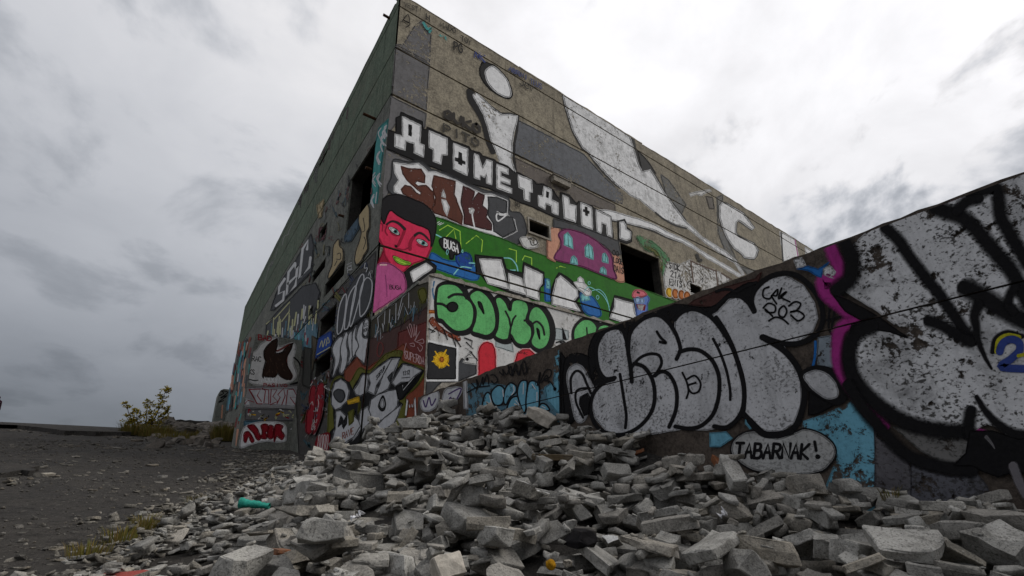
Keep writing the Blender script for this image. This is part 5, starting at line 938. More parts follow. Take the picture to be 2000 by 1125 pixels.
def prism(bm, prof, depth):
    a = [bm.verts.new((x, -depth / 2, z)) for x, z in prof]; b_ = [bm.verts.new((x, depth / 2, z)) for x, z in prof]; n = len(prof)
    bm.faces.new(a); bm.faces.new(b_[::-1])
    for i in range(n): bm.faces.new((a[i], b_[i], b_[(i + 1) % n], a[(i + 1) % n]))
VAR = []
rr = random.Random(11)
for i in range(40):
    k = i % 10
    if k < 4: bm = cut_box(rr, (1, rr.uniform(.5, .85), rr.uniform(.20, .34)), rr.choice((1, 2, 2, 3)), .07)       # slab shards
    elif k < 6: bm = cut_box(rr, (1, rr.uniform(.36, .5), rr.uniform(.30, .42)), rr.choice((0, 1, 2)), .05)          # brick-like lengths
    elif k == 6: bm = cut_box(rr, (.9, .8, .65), 4, .15)                                                             # lumps
    elif k == 7:                                                                                                     # flange with a broken web: hollow block corner
        bm = bmesh.new(); w = rr.uniform(.16, .22); h_ = rr.uniform(.4, .7)
        prism(bm, [(-.5, 0), (.5, 0), (.5, w), (.5 - w * .4, w), (-.5 + w * 1.9, w), (-.5 + w * 1.25, w * 1.5), (-.5 + w, w * 2.1), (-.5 + w * .9, h_), (-.5, h_)], rr.uniform(.45, .8))
        n = Vector((rr.uniform(-.3, .3), 1, rr.uniform(-.5, .5))).normalized(); r = bmesh.ops.bisect_plane(bm, geom=bm.verts[:] + bm.edges[:] + bm.faces[:], plane_co=(0, .15, .2), plane_no=n, clear_outer=True)
        bmesh.ops.holes_fill(bm, edges=[g for g in r['geom_cut'] if isinstance(g, bmesh.types.BMEdge)])
    elif k == 8:                                                                                                     # saddle: piece of a cell wall with a hollowed face
        bm = bmesh.new(); prism(bm, [(-.5, 0), (.5, 0), (.5, .36), (.3, .24), (.1, .19), (-.12, .19), (-.32, .26), (-.5, .42)], rr.uniform(.5, .9))
        n = Vector((1, rr.uniform(-.6, .6), rr.uniform(-.4, .4))).normalized(); r = bmesh.ops.bisect_plane(bm, geom=bm.verts[:] + bm.edges[:] + bm.faces[:], plane_co=(.34, 0, 0), plane_no=n, clear_outer=True)
        bmesh.ops.holes_fill(bm, edges=[g for g in r['geom_cut'] if isinstance(g, bmesh.types.BMEdge)])
    else: bm = cut_box(rr, (1, .9, .24), 4, .1)                                                                      # triangular plates
    finish(bm, rr); me = bpy.data.meshes.new('rubble_chunk'); bm.to_mesh(me); bm.free(); me.materials.append(M_CHUNK)
    me.transform(Matrix.Translation(-sum((v.co for v in me.vertices), Vector()) / len(me.vertices)))
    V = np.array([v.co[:] for v in me.vertices]); T = np.array([p.vertices[:] for p in me.polygons]); pts = [V]
    A, B_, C_ = V[T[:, 0]], V[T[:, 1]], V[T[:, 2]]; ar = np.linalg.norm(np.cross(B_ - A, C_ - A), axis=1); idx = RNG.choice(len(T), 420, p=ar / ar.sum())
    u, v = RNG.random(420), RNG.random(420); f = u + v > 1; u[f], v[f] = 1 - u[f], 1 - v[f]
    pts.append(A[idx] + (B_ - A)[idx] * u[:, None] + (C_ - A)[idx] * v[:, None]); VAR.append((me, V, T, np.concatenate(pts)))
# height map of the pile; every piece is dropped onto what already lies there
CS = .02; HX0, HY0, HNX, HNY = -3.0, -1.6, 352, 960
hx = HX0 + (np.arange(HNX) + .5) * CS; hy = HY0 + (np.arange(HNY) + .5) * CS
HXX, HYY = np.meshgrid(hx, hy); H = ground_z(HXX, HYY, .12)
def rotm(rx, ry, rz):
    return np.array((Matrix.Rotation(rz, 3, 'Z') @ Matrix.Rotation(ry, 3, 'Y') @ Matrix.Rotation(rx, 3, 'X')))
PLACED = []
def drop(x, y, size, var=None, tilt=.42, tries=4, sink=.20, sc=None, rot=None, wobble=True):
    best = None
    vi = RNG.integers(len(VAR)) if var is None else var
    me, V, T, S = VAR[vi]
    sc = np.array((size * RNG.uniform(.85, 1.15), size * RNG.uniform(.8, 1.15), size * RNG.uniform(.58, .98))) if sc is None else np.array(sc)
    for _ in range(tries):
        R = rotm(RNG.normal(0, tilt) + (math.pi if RNG.random() < .5 else 0), RNG.normal(0, tilt), RNG.uniform(0, math.tau)) if rot is None else np.array(rot)
        q = (S * sc) @ R.T; q[:, 0] += x; q[:, 1] += y
        if np.any((q[:, 0] > XW - .012) & (q[:, 1] < YB + .02)) or np.any(q[:, 0] > XL - .012): continue
        ix = ((q[:, 0] - HX0) / CS).astype(int); iy = ((q[:, 1] - HY0) / CS).astype(int)
        if ix.min() < 0 or iy.min() < 0 or ix.max() >= HNX or iy.max() >= HNY: continue
        hh = H[iy, ix]; z = np.quantile(hh - q[:, 2], .95) - sink * size * .25
        score = (q[:, 2] + z).max() + RNG.uniform(0, .02)
        if best is None or score < best[0]: best = (score, R, z, q, ix, iy)
    if best is None: return None
    _, R, z, q, ix, iy = best
    np.maximum.at(H, (iy, ix), q[:, 2] + z)
    d = dict(v=vi, R=R, sc=sc, p=np.array((x, y, z)), size=size, top=q[:, 2].max() + z); PLACED.append(d); return d
def rand_spot(y0=-.6, y1=13.5, near=0.0):
    while True:
        y = RNG.uniform(y0, y1); x = RNG.uniform(-1.6, 3.95)
        if x < pile_edge(y) + RNG.normal(0, .18): continue
        if x * x + y * y < .55 ** 2: continue
        if RNG.random() < near * max(0, math.hypot(x, y) - 2.5) / 10: continue
        return x, y
for _ in range(1200):
    x, y = rand_spot(-.6, 14.5); drop(x, y, RNG.uniform(.06, .14), tries=2, sink=.3)
SPECIAL = []
def special(px, py, r, size, mat, label, name='rubble_chunk', cat='rubble', var=None, rot=None, sc=None, **kw):
    d = pray(px, py); hd = math.hypot(d.x, d.y); o = drop(d.x / hd * r, d.y / hd * r, size, var=var, tries=8, sink=.1, rot=rot, sc=sc, **kw)
    if o: o['mat'] = mat; o['label'] = label; o['name'] = name; o['cat'] = cat; PLACED.remove(o); SPECIAL.append(o)
for _ in range(3000):
    x, y = rand_spot(-.5, 11.5, .55); e = x - float(pile_edge(y)); r = math.hypot(x, y)
    s = min(.36, RNG.lognormal(math.log(.150), .40)) * min(1, .45 + e * .5)
    if y > 8.5: s *= .7
    s = min(s, .075 + .066 * r)
    drop(x, y, max(.06, s), tries=6, tilt=.38 if RNG.random() < .8 else 1.0, sink=.35)
for _ in range(80):
    drop(RNG.uniform(3.1, 3.78), RNG.uniform(-.3, 2.6), min(.26, RNG.lognormal(math.log(.12), .38)), tries=6, tilt=.4, sink=.35)
def flat(name, c, var=.3):
    m, t, b, out = newmat(name); co = obj_co(t); k = noise_n(t, co, 30, 5, .7); big = noise_n(t, co, 7, 4)
    col = mixc(t, mrange(t, k, .40, .66, 0, var * 2), c, tuple(v * .45 for v in c)); col = mixc(t, mrange(t, big, .5, .7, 0, .5), col, (.15, .14, .125))
    LK(t, col, b.inputs['Base Color']); bump(t, b, k, .6, .012); return m
def topcoat(name, c, axis=2):
    """concrete whose one original face still carries paint"""
    m, t, b, out = newmat(name); co = obj_co(t); tcn = N(t, 'ShaderNodeTexCoord'); s = N(t, 'ShaderNodeSeparateXYZ'); LK(t, tcn.outputs['Normal'], s.inputs[0])
    fine = noise_n(t, co, 95, 4, .75); big = noise_n(t, co, 9, 6, .7)
    f = math_n(t, 'MULTIPLY', mrange(t, s.outputs[axis], .75, .85, 0, 1), mrange(t, big, .42, .46, 1, 1))
    f2 = math_n(t, 'MULTIPLY', f, mrange(t, fine, .36, .42, .25, 1))
    g = mixc(t, mrange(t, fine, .36, .6, 0, 1), (.09, .085, .075), (.26, .245, .215)); LK(t, mixc(t, f2, g, c), b.inputs['Base Color']); bump(t, b, fine, .6, .012); return m
M_BRICK = flat('orange_brick', (.21, .085, .04), .45); M_BLACK = flat('black_coated', (.012, .011, .012)); M_TIMBER = flat('weathered_timber', (.10, .075, .045))
M_TOPW = topcoat('white_painted_concrete', (.66, .66, .64)); M_TOPB = topcoat('blue_painted_concrete', (.42, .60, .68)); M_TOPR = topcoat('red_painted_concrete', (.27, .06, .05)); M_PALE = flat('pale_limestone', (.48, .44, .38)); M_MOSS = flat('mossy_concrete', (.10, .095, .03))
FL = rotm(.12, -.08, .4)
special(1340, 845, 3.95, .34, M_CHUNK, 'square concrete shard leaning on the graffiti wall under the letters', var=9)
special(808, 850, 5.7, .52, M_CHUNK, 'whole concrete block lying flat near the top of the heap', var=4, rot=rotm(.06, -.04, -.62), sc=(.42, .42, .34))
special(990, 1000, 2.15, .24, M_CHUNK, 'big pale triangular plate standing in the middle of the heap', var=19, rot=rotm(.75, .15, .3))
special(625, 1065, 2.3, .17, M_CHUNK, 'big rounded grey chunk low on the left of the heap', var=6)
special(1390, 1015, 2.3, .24, M_CHUNK, 'big grey shard bridging a dark hollow in the heap', var=0)
special(1545, 960, 3.0, .25, M_CHUNK, 'broken wide slab with a rim below the blue patch', var=8)
special(1760, 1030, 2.6, .23, M_CHUNK, 'large flat slab with a split edge near the graffiti wall', var=1)
special(1680, 1095, 2.0, .22, M_CHUNK, 'pale flat slab at the foot of the split slab', var=3)
special(1130, 992, 2.5, .18, M_BLACK, 'black coated concrete chunk in the middle of the heap', var=16)
special(1086, 1060, 2.0, .135, M_TOPB, 'small block with a pale blue painted top', var=4, rot=rotm(.1, -.05, .9), sc=(.15, .15, .15))
special(1095, 1105, 1.85, .17, M_TOPW, 'concrete shard with a white painted face', var=10, rot=rotm(.5, .1, .7))
special(228, 1119, 3.6, .24, M_TOPR, 'slab fragment with a red painted top at the edge of the grit', var=2, rot=rotm(.05, -.05, .9))
special(1405, 878, 4.1, .30, M_BRICK, 'long rust orange tile wedged against the graffiti wall', var=5, rot=rotm(.5, -.5, .8), sc=(.36, .20, .12), name='brick_fragment', cat='brick')
special(1247, 897, 4.6, .13, M_BRICK, 'orange brick shard poking out behind a pale slab', var=14, name='brick_fragment', cat='brick')
special(1510, 1008, 2.7, .11, M_BRICK, 'brown orange triangular tile shard beside the wide slab', var=19, name='brick_fragment', cat='brick')
special(1553, 1075, 2.0, .10, M_BRICK, 'dark orange shard in a gap below the triangular plate', var=9, name='brick_fragment', cat='brick')
special(548, 1078, 2.8, .11, M_BRICK, 'orange brown brick end beside the rounded chunk', var=4, name='brick_fragment', cat='brick')
special(1080, 920, 4.2, .34, M_TIMBER, 'short splintered brown timber under a concrete block', var=15, rot=rotm(.1, .05, -.7), sc=(.36, .15, .12), name='timber_piece', cat='timber')
special(1058, 850, 5.6, .30, M_PALE, 'pale lumpy stone on the upper heap', var=6); special(870, 1115, 1.9, .13, M_PALE, 'pale chunk with orange flecks at the foot of the heap', var=26)
special(1040, 955, 3.1, .24, M_TOPW, 'concrete chunk with a chalky white upper face', var=8, rot=rotm(.3, .1, .4)); special(1185, 972, 2.9, .10, M_TOPW, 'small crumpled white fragment beside the black chunk', var=16)
special(645, 886, 9.4, .26, M_MOSS, 'mossy yellowish stone below the side wall', var=13); special(1760, 1084, 2.1, .08, M_TOPW, 'thin white painted chip lying on a slab', var=5, rot=rotm(0, 0, .3), sc=(.10, .10, .06))
for _ in range(700):
    x, y = rand_spot(-.4, 12, .4); drop(x, y, RNG.uniform(.025, .075), tries=2, sink=.2)
# loose stones thinning out over the grit
for _ in range(2800):
    y = -.5 + 17 * RNG.random() ** 1.1; e = float(pile_edge(y)); x = e + .1 - abs(RNG.normal(0, .12 + .035 * y)) * RNG.uniform(.2, 1.8)
    if x < -2.9: continue
    drop(x, y, min(.16, RNG.lognormal(math.log(.045), .5)), tries=1, tilt=.25, sink=.5)
def proj(p):
    v = Vector(p); z = v.dot(CF); return (CX + FPX * v.dot(CR) / z, CY - FPX * v.dot(CU) / z, z)
cand = []
for d in PLACED:
    if d['size'] < .07: continue
    x, y, z = proj(d['p'])
    if z < .2 or not (-60 < x < 2060 and 700 < y < 1190): continue
    ix, iy = int((d['p'][0] - HX0) / CS), int((d['p'][1] - HY0) / CS); cover = H[max(0, iy - 2):iy + 3, max(0, ix - 2):ix + 3].mean() - d['top']
    if cover > .05: continue
    cand.append((d['size'] / z, id(d)))
cand.sort(reverse=True); keep = {i for _, i in cand[:275]}
def mat4(d):
    M = Matrix(d['R'].tolist()).to_4x4() @ Matrix.Diagonal((*d['sc'], 1)); M.translation = Vector(d['p']); return M
LAND = [(d['p'][0], d['p'][1], w) for d in SPECIAL for k_, w in (('black coated', 'black chunk'), ('pale blue', 'blue block'), ('split edge', 'split slab'), ('rust orange', 'orange tile'), ('timber', 'brown timber'), ('whole concrete', 'whole block'), ('rounded grey', 'rounded chunk'), ('wide slab', 'wide slab'), ('chalky white', 'chalky chunk'), ('red painted', 'red slab'), ('leaning on', 'leaning shard')) if k_ in d['label']]
rest = []
for d in PLACED:
    if id(d) in keep:
        o = bpy.data.objects.new('rubble_chunk', VAR[d['v']][0]); COL.objects.link(o); o.matrix_world = mat4(d)
        k = d['v'] % 10; shp = 'slab shard' if k < 4 else 'block length' if k < 6 else 'rough lump' if k == 6 else 'hollow block corner' if k == 7 else 'hollowed cell wall piece' if k == 8 else 'cornered plate'
        x, y = d['p'][0], d['p'][1]; zone = 'on the crest of the heap below the annex' if y > 5.6 else 'close along the foot of the graffiti wall' if x > 3.0 else 'at the heap\'s edge beside the dark grit' if x < float(pile_edge(y)) + .7 else 'in the middle of the rubble heap'
        zs = {'on the crest of the heap below the annex': 'on heap crest', 'close along the foot of the graffiti wall': 'along graffiti wall foot', 'in the middle of the rubble heap': 'in mid heap'}.get(zone, 'at grit edge')
        kz = abs(d['R'][2, 2]); pose = 'lying flat' if kz > .93 else 'tilted' if kz > .7 else 'standing on edge'; sz = 'large' if d['size'] > .21 else 'small' if d['size'] < .14 else 'medium'
        near_ = min(LAND, key=lambda q: (q[0] - x) ** 2 + (q[1] - y) ** 2); lm = ' near ' + near_[2] if math.hypot(near_[0] - x, near_[1] - y) < .9 else ''
        tag(o, sz + ' grey concrete ' + shp + ' ' + pose + ' ' + zs + lm, 'rubble', sz + ' concrete ' + shp + ' ' + pose + ' ' + zs + lm)
    else: rest.append(d)
for d in SPECIAL:
    me = VAR[d['v']][0]
    if d['mat'] is not M_CHUNK: me = me.copy(); me.materials.clear(); me.materials.append(d['mat'])
    o = bpy.data.objects.new(d['name'], me); COL.objects.link(o); o.matrix_world = mat4(d); tag(o, d['label'], d['cat'])
def merged(name, items, mat, label):
    vs, fs, n = [], [], 0
    for d in items:
        _, V, T, _ = VAR[d['v']]; vs.append((V * d['sc']) @ d['R'].T + d['p']); fs.append(T + n); n += len(V)
    vs = np.concatenate(vs); fs = np.concatenate(fs); me = bpy.data.meshes.new(name)
    me.vertices.add(len(vs)); me.vertices.foreach_set('co', vs.ravel().astype(np.float32)); me.loops.add(fs.size); me.loops.foreach_set('vertex_index', fs.ravel().astype(np.int32))
    me.polygons.add(len(fs)); me.polygons.foreach_set('loop_start', np.arange(0, fs.size, 3, dtype=np.int32)); me.update(calc_edges=True); me.validate()
    return tag(link(name, me, mat), label, kind='stuff')
near_small = [d for d in rest if d['p'][0] > float(pile_edge(d['p'][1])) - .05]; outer = [d for d in rest if not d['p'][0] > float(pile_edge(d['p'][1])) - .05]
tag(merged('small_rubble', near_small, M_CHUNKS, 'smaller broken concrete and crumbs filling the rubble heap'), cat='rubble')
tag(merged('loose_stones', outer, M_STONES, 'small loose stones scattered on the dark grit'), cat='stones')

# further out: flat stones on the slope, boulders, broken asphalt edges
fs = []
for _ in range(6000):
    y = RNG.uniform(4, 40) ; x = RNG.uniform(-10, 3.2)
    if x > float(pile_edge(min(y, 20))) - .1 or (y > 19.5 and x > 1.9): continue
    dens = noise.noise(Vector((x * .5, y * .35, 2))) + noise.noise(Vector((x * 1.4, y * 1.0, 7))) * .6
    right = max(0, 1 - (float(pile_edge(min(y, 20))) - x) / (.3 + .13 * y))
    if dens + right * 1.3 < RNG.uniform(.0, .6): continue
    s = min(.17, RNG.lognormal(math.log(.07), .6)) * (1 + y * .025); z = float(ground_z(x, y, .22))
    fs.append(dict(v=RNG.integers(len(VAR)), R=rotm(RNG.normal(0, .1), RNG.normal(0, .1), RNG.uniform(0, 6.28)), sc=np.array((s, s * .9, s * .55)), p=np.array((x, y, z + s * .05)), size=s))
big = sorted(fs, key=lambda d: -d['size'] / d['p'][1])[:60]; ids = {id(d) for d in big}
for d in big:
    me = VAR[d['v']][0]; o = bpy.data.objects.new('flat_stone', me); COL.objects.link(o); o.matrix_world = mat4(d)
    tag(o, 'flat grey stone lying on the dark grit beside the heap', 'stone', 'flat stones on the grit')
tag(merged('gravel', [d for d in fs if id(d) not in ids], M_STONES, 'gravel and small stones strewn over the slope'), cat='gravel')
# grit: thousands of thumb-sized stones over the near slope
ico = bmesh.new(); bmesh.ops.create_icosphere(ico, subdivisions=1, radius=.5); IV = np.array([v.co[:] for v in ico.verts]); ico.verts.index_update(); IT = np.array([[v.index for v in f.verts] for f in ico.faces]); ico.free()
gv, gf, n = [], [], 0
for _ in range(16000):
    y = 2.2 + 20 * RNG.random() ** 1.6; x = -8 + 11.5 * RNG.random()
    if x > float(pile_edge(min(y, 20))) + .3 or abs(x) > y * 1.4: continue
    if noise.noise(Vector((x * .8, y * .6, 5))) + .5 * noise.noise(Vector((x * 2.5, y * 2, 9))) < RNG.uniform(-.7, .35): continue
    s = min(.075, RNG.lognormal(math.log(.018), .5)) * (1 + .05 * y); v = IV * RNG.uniform(.7, 1.15, (len(IV), 1)) * np.array((s, s * RNG.uniform(.6, 1), s * RNG.uniform(.35, .7)))
    v = v @ rotm(RNG.normal(0, .3), RNG.normal(0, .3), RNG.uniform(0, 6.28)).T + np.array((x, y, float(ground_z(x, y, .20)) + s * .12 + .035 * noise.fractal(Vector((x * .9, y * .9, 3.1)), 1.0, 2.0, 4))); gv.append(v); gf.append(IT + n); n += len(v)
gm = bpy.data.meshes.new('grit'); gm.from_pydata(np.concatenate(gv).tolist(), [], np.concatenate(gf).tolist()); tag(link('grit', gm, chunk_material('grit_stone', True, (0.105, 0.098, 0.088), (0.04, 0.038, 0.035))), 'fine grit and pebbles on the dark slope', 'grit', kind='stuff')
M_ROCK = chunk_material('boulder_rock', False, (0.16, 0.142, 0.125), (0.065, 0.06, 0.052))
def boulder(x, y, s, flatz, seed, label):
    bm = bmesh.new(); bmesh.ops.create_icosphere(bm, subdivisions=4, radius=1)
    for v in bm.verts:
        q = v.co * 1.1 + Vector((seed, 0, 0)); d = 1 + .32 * noise.noise(q) + .16 * noise.noise(q * 2.3) + .13 * noise.noise(q * 5.1) + .05 * noise.noise(q * 11)
        c = noise.cell(q * 1.6) * .10; v.co *= (d + c); v.co.z *= flatz
    me = bpy.data.meshes.new('boulder'); bm.to_mesh(me); bm.free(); o = link('boulder', me, M_ROCK)
    o.location = (x, y, float(ground_z(x, y, .22)) + s * flatz * .25); o.scale = (s, s * .8, s); o.rotation_euler = (0, 0, seed); return tag(o, label, 'boulder')
boulder(-.62, 33.5, .8, .75, 1.3, 'rounded brown boulder behind the yellowing sapling'); boulder(1.0, 31.5, 1.15, .5, 4.1, 'broad dark boulder between the sapling and the buttress')
boulder(2.0, 27.5, .85, .75, 7.7, 'grey boulder at the foot of the building beside the weeds'); boulder(2.6, 33.0, 1.2, .6, 12.4, 'low boulder half hidden behind the grey boulder'); boulder(.1, 35.6, .9, .9, 17.2, 'small upright boulder behind the broad dark boulder')
boulder(1.3, 25.0, .42, .6, 21.4, 'small boulder on the slope below the grey boulder')
for i in range(46):
    y = RNG.uniform(19, 34); x = RNG.uniform(-.6, 2.0 if y > 19 else 1.5) + (RNG.normal(0, .2)); s = RNG.uniform(.22, .62); d = dict(v=int(RNG.choice([6, 16, 26, 36, 0, 9])), R=rotm(RNG.normal(0, .3), RNG.normal(0, .3), RNG.uniform(0, 6.28)), sc=np.array((s, s * .9, s * .8)), p=np.array((x, y, float(ground_z(x, y, .20)) + s * .10)))
    me_ = VAR[d['v']][0].copy(); me_.materials.clear(); me_.materials.append(M_ROCK); o = bpy.data.objects.new('rock', me_); COL.objects.link(o); o.matrix_world = mat4(d); tag(o, 'brown grey rock on the bank between the sapling and the buttress', 'rock', 'rocks on the bank below the building')
LEDGE = empty('concrete_ledge', (3, 43, 4.5), 'low flat concrete ledge on the crest behind the boulders', 'ledge')
bm = rough_strip(.5, 5.0, 42.0, 43.5, 3.6, 5.35, 16, .10, 'X', 55); from_bm('ledge_body', bm, MC_DARK, LEDGE)
M_ASPH = M_GROUND
def slab(pts, th, label):
    bm = bmesh.new(); rs = random.Random(len(pts)); P = []
    for (a, b_) in zip(pts, pts[1:] + pts[:1]):
        for k in range(6):
            u = k / 6; P.append((a[0] + (b_[0] - a[0]) * u + rs.uniform(-.08, .08) * (k > 0), a[1] + (b_[1] - a[1]) * u + rs.uniform(-.16, .16) * (k > 0)))
    top = [bm.verts.new((x, y, float(ground_z(x, y, .22)) + th)) for x, y in P]; bot = [bm.verts.new((x, y, float(ground_z(x, y, .22)) - .25)) for x, y in P]
    ft = bm.faces.new(top)
    for i in range(len(P)): bm.faces.new((top[i], bot[i], bot[(i + 1) % len(P)], top[(i + 1) % len(P)]))
    bmesh.ops.triangulate(bm, faces=[ft]); bmesh.ops.recalc_face_normals(bm, faces=bm.faces[:])
    tag(from_bm('asphalt_slab', bm, M_ASPH), label, 'asphalt')
slab([(-14, 26.5), (-6.0, 33.2), (-4.6, 30.2), (-3.4, 27.0), (-1.6, 28.2), (-.9, 30.5), (-1.4, 37), (-14, 40)], .20, 'long broken asphalt slab with an undercut dark edge on the crest')
slab([(-6, 8.7), (-1.75, 10.1), (-1.55, 10.7), (-1.8, 11.6), (-6, 12.5)], .07, 'curled remnant of asphalt with a dark edge on the grit')

# ------------------------------------------------------------------ litter on the heap
def top_at(px, py, r):
    d = pray(px, py); hd = math.hypot(d.x, d.y); x, y = d.x / hd * r, d.y / hd * r
    ix, iy = int((x - HX0) / CS), int((y - HY0) / CS); return x, y, float(H[iy - 2:iy + 3, ix - 2:ix + 3].max())
M_TEAL = flat('teal_plastic', (.03, .30, .23), .45); M_TEAL.node_tree.nodes['Principled BSDF'].inputs['Roughness'].default_value = .45
x, y, z = top_at(500, 972, 5.2)
TB = empty('plastic_tube', (x, y, z + .085), 'crushed turquoise plastic tube with an open end on the stones', 'tube')
bm = bmesh.new(); rings = []
for i in range(15):
    u = i / 14; r = .056 * (1 - .22 * u) * (1 + .07 * math.sin(i * 2.4) + .10 * math.sin(i * .9 + 1)); rings.append([bm.verts.new((-.15 + .30 * u, r * math.cos(a) * (1.05 + .1 * u), r * math.sin(a) * (1 - .25 * u) - .012 * u)) for a in [k * math.tau / 16 for k in range(16)]])
for a, b_ in zip(rings, rings[1:]):
    for k in range(16): bm.faces.new((a[k], a[(k + 1) % 16], b_[(k + 1) % 16], b_[k]))
o = from_bm('tube_body', bm, M_TEAL, TB, True); o.location = (0, 0, 0); sm = o.modifiers.new('wall', 'SOLIDIFY'); sm.thickness = .006
bm = bmesh.new(); rr_ = [[bm.verts.new((xx, rad * math.cos(a), rad * math.sin(a))) for a in [k * math.tau / 16 for k in range(16)]] for xx, rad in ((-.156, .050), (-.156, .064), (-.132, .064), (-.132, .050))]
for a, b_ in zip(rr_, rr_[1:] + rr_[:1]):
    for k in range(16): bm.faces.new((a[k], a[(k + 1) % 16], b_[(k + 1) % 16], b_[k]))
bmesh.ops.recalc_face_normals(bm, faces=bm.faces[:]); o = from_bm('rim', bm, M_TEAL, TB); o.location = (0, 0, 0)
TB.rotation_euler = (.1, .10, -.45); TB.scale = (.85, .8, .75)
M_YEL = flat('yellow_foam', (.40, .20, .01), .4)
x, y, z = top_at(1072, 1013, 2.25); bm = bmesh.new(); bmesh.ops.create_icosphere(bm, subdivisions=3, radius=.022)
for v in bm.verts: v.co *= 1 + .18 * noise.noise(v.co * 60) + .08 * noise.noise(v.co * 140)
o = from_bm('foam_lump', bm, M_YEL); o.location = (x, y, z + .016); tag(o, 'small lump of yellow foam between the concrete chunks', 'foam')
M_PLASTIC = flat('white_film', (.62, .62, .64), .2)
for px, py, r, s, lb in ((956, 958, 3.1, .07, 'torn white plastic scrap near a chalky chunk'), (695, 1026, 2.9, .04, 'bent white plastic strip on the lower heap'), (1405, 966, 2.9, .035, 'glinting plastic scrap beside an upright shard')):
    x, y, z = top_at(px, py, r); bm = bmesh.new(); bmesh.ops.create_grid(bm, x_segments=6, y_segments=5, size=s)
    for v in bm.verts: v.co.z += s * .9 * noise.noise(v.co / s * 1.3 + Vector((px, 0, 0))); v.co.y *= .6
    o = from_bm('plastic_scrap', bm, M_PLASTIC); so_ = o.modifiers.new('film', 'SOLIDIFY'); so_.thickness = .002; o.location = (x, y, z + s * .3); o.rotation_euler = (.7, .2, px); tag(o, lb, 'litter')

# ------------------------------------------------------------------ plants
def leaf_mat(name, c1, c2):
    m, t, b, out = newmat(name); g = N(t, 'ShaderNodeNewGeometry'); LK(t, mixc(t, g.outputs['Random Per Island'], c1, c2), b.inputs['Base Color']); b.inputs['Roughness'].default_value = .55
    tr = N(t, 'ShaderNodeBsdfTranslucent'); LK(t, mixc(t, g.outputs['Random Per Island'], c1, c2), tr.inputs[0]); mx = N(t, 'ShaderNodeMixShader'); mx.inputs[0].default_value = .3
    LK(t, b.outputs[0], mx.inputs[1]); LK(t, tr.outputs[0], mx.inputs[2]); LK(t, mx.outputs[0], out.inputs[0]); return m
M_LEAF = leaf_mat('autumn_leaf', (.15, .16, .02), (.56, .40, .03)); M_BARK = flat('thin_bark', (.06, .045, .035)); M_GRASS = leaf_mat('dry_grass', (.10, .105, .022), (.20, .14, .045))
def tube(bm, pts, r0, r1, seg=5):
    rings = []
    for i, q in enumerate(pts):
        d = (pts[min(i + 1, len(pts) - 1)] - pts[max(i - 1, 0)]).normalized(); a = d.orthogonal().normalized(); b_ = d.cross(a); r = r0 + (r1 - r0) * i / max(1, len(pts) - 1)
        rings.append([bm.verts.new(q + (a * math.cos(k * math.tau / seg) + b_ * math.sin(k * math.tau / seg)) * r) for k in range(seg)])
    for u, v in zip(rings, rings[1:]):
        for k in range(seg): bm.faces.new((u[k], u[(k + 1) % seg], v[(k + 1) % seg], v[k]))
def leaf(bm, p, d, s, rs):
    d = d.normalized(); a = d.cross(Vector((rs.uniform(-1, 1), rs.uniform(-1, 1), 1))).normalized(); n_ = d.cross(a)
    q = [p, p + d * s * .35 + a * s * .28, p + d * s * .8 + a * s * .16 - n_ * s * .08, p + d * s - n_ * s * .14, p + d * s * .8 - a * s * .16 - n_ * s * .08, p + d * s * .35 - a * s * .28]
    v = [bm.verts.new(c) for c in q]; bm.faces.new((v[0], v[1], v[2], v[3])); bm.faces.new((v[0], v[3], v[4], v[5]))
def sapling(name, x, y, stems, lsize, label, seed):
    rs = random.Random(seed); z = float(ground_z(x, y, .22)); E_ = empty(name, (x, y, z), label, 'tree'); bt = bmesh.new(); bl = bmesh.new()
    for (dx, h_, lean, spread) in stems:
        pts = []
        for k in range(8):
            u = k / 7; pts.append(Vector((dx + lean * u ** 1.3 + rs.uniform(-.03, .03), rs.uniform(-.05, .05) * k * .4, h_ * u)))
        tube(bt, pts, .035, .008)
        for k in range(int(13 * h_)):
            u = rs.uniform(.30, 1.0); i = min(6, int(u * 7)); base = pts[i].lerp(pts[i + 1], u * 7 - i); a = rs.uniform(0, math.tau); ln = spread * (1.1 - u * .8) * rs.uniform(.4, 1.1)
            d = Vector((math.cos(a), math.sin(a) * .9, rs.uniform(.25, .9))); tw = [base, base + d * ln * .5, base + d * ln + Vector((0, 0, -.04))]; tube(bt, tw, .010, .004, 4)
            for j in range(int(9 + 8 * ln)):
                q = rs.uniform(.15, 1.08); pp = tw[0].lerp(tw[2], q) + Vector((rs.uniform(-.05, .05), rs.uniform(-.05, .05), rs.uniform(-.05, .05)))
                leaf(bl, pp, d * .5 + Vector((rs.uniform(-1, 1), rs.uniform(-1, 1), rs.uniform(-.9, .5))), lsize * rs.uniform(.6, 1.25), rs)
    from_bm('trunk', bt, M_BARK, E_).location = (0, 0, 0); from_bm('crown', bl, M_LEAF, E_).location = (0, 0, 0)
sapling('sapling', -.75, 30.5, [(0.1, 2.6, .35, .62), (-.1, 1.8, -.15, .5), (-.5, 1.6, -.65, .5), (-.3, 1.3, -.4, .5), (.25, 1.6, .5, .5), (.0, 1.0, .15, .5), (-.7, .9, -.25, .45)], .13, 'yellowing leafy sapling on the crest of the dark slope', 4)
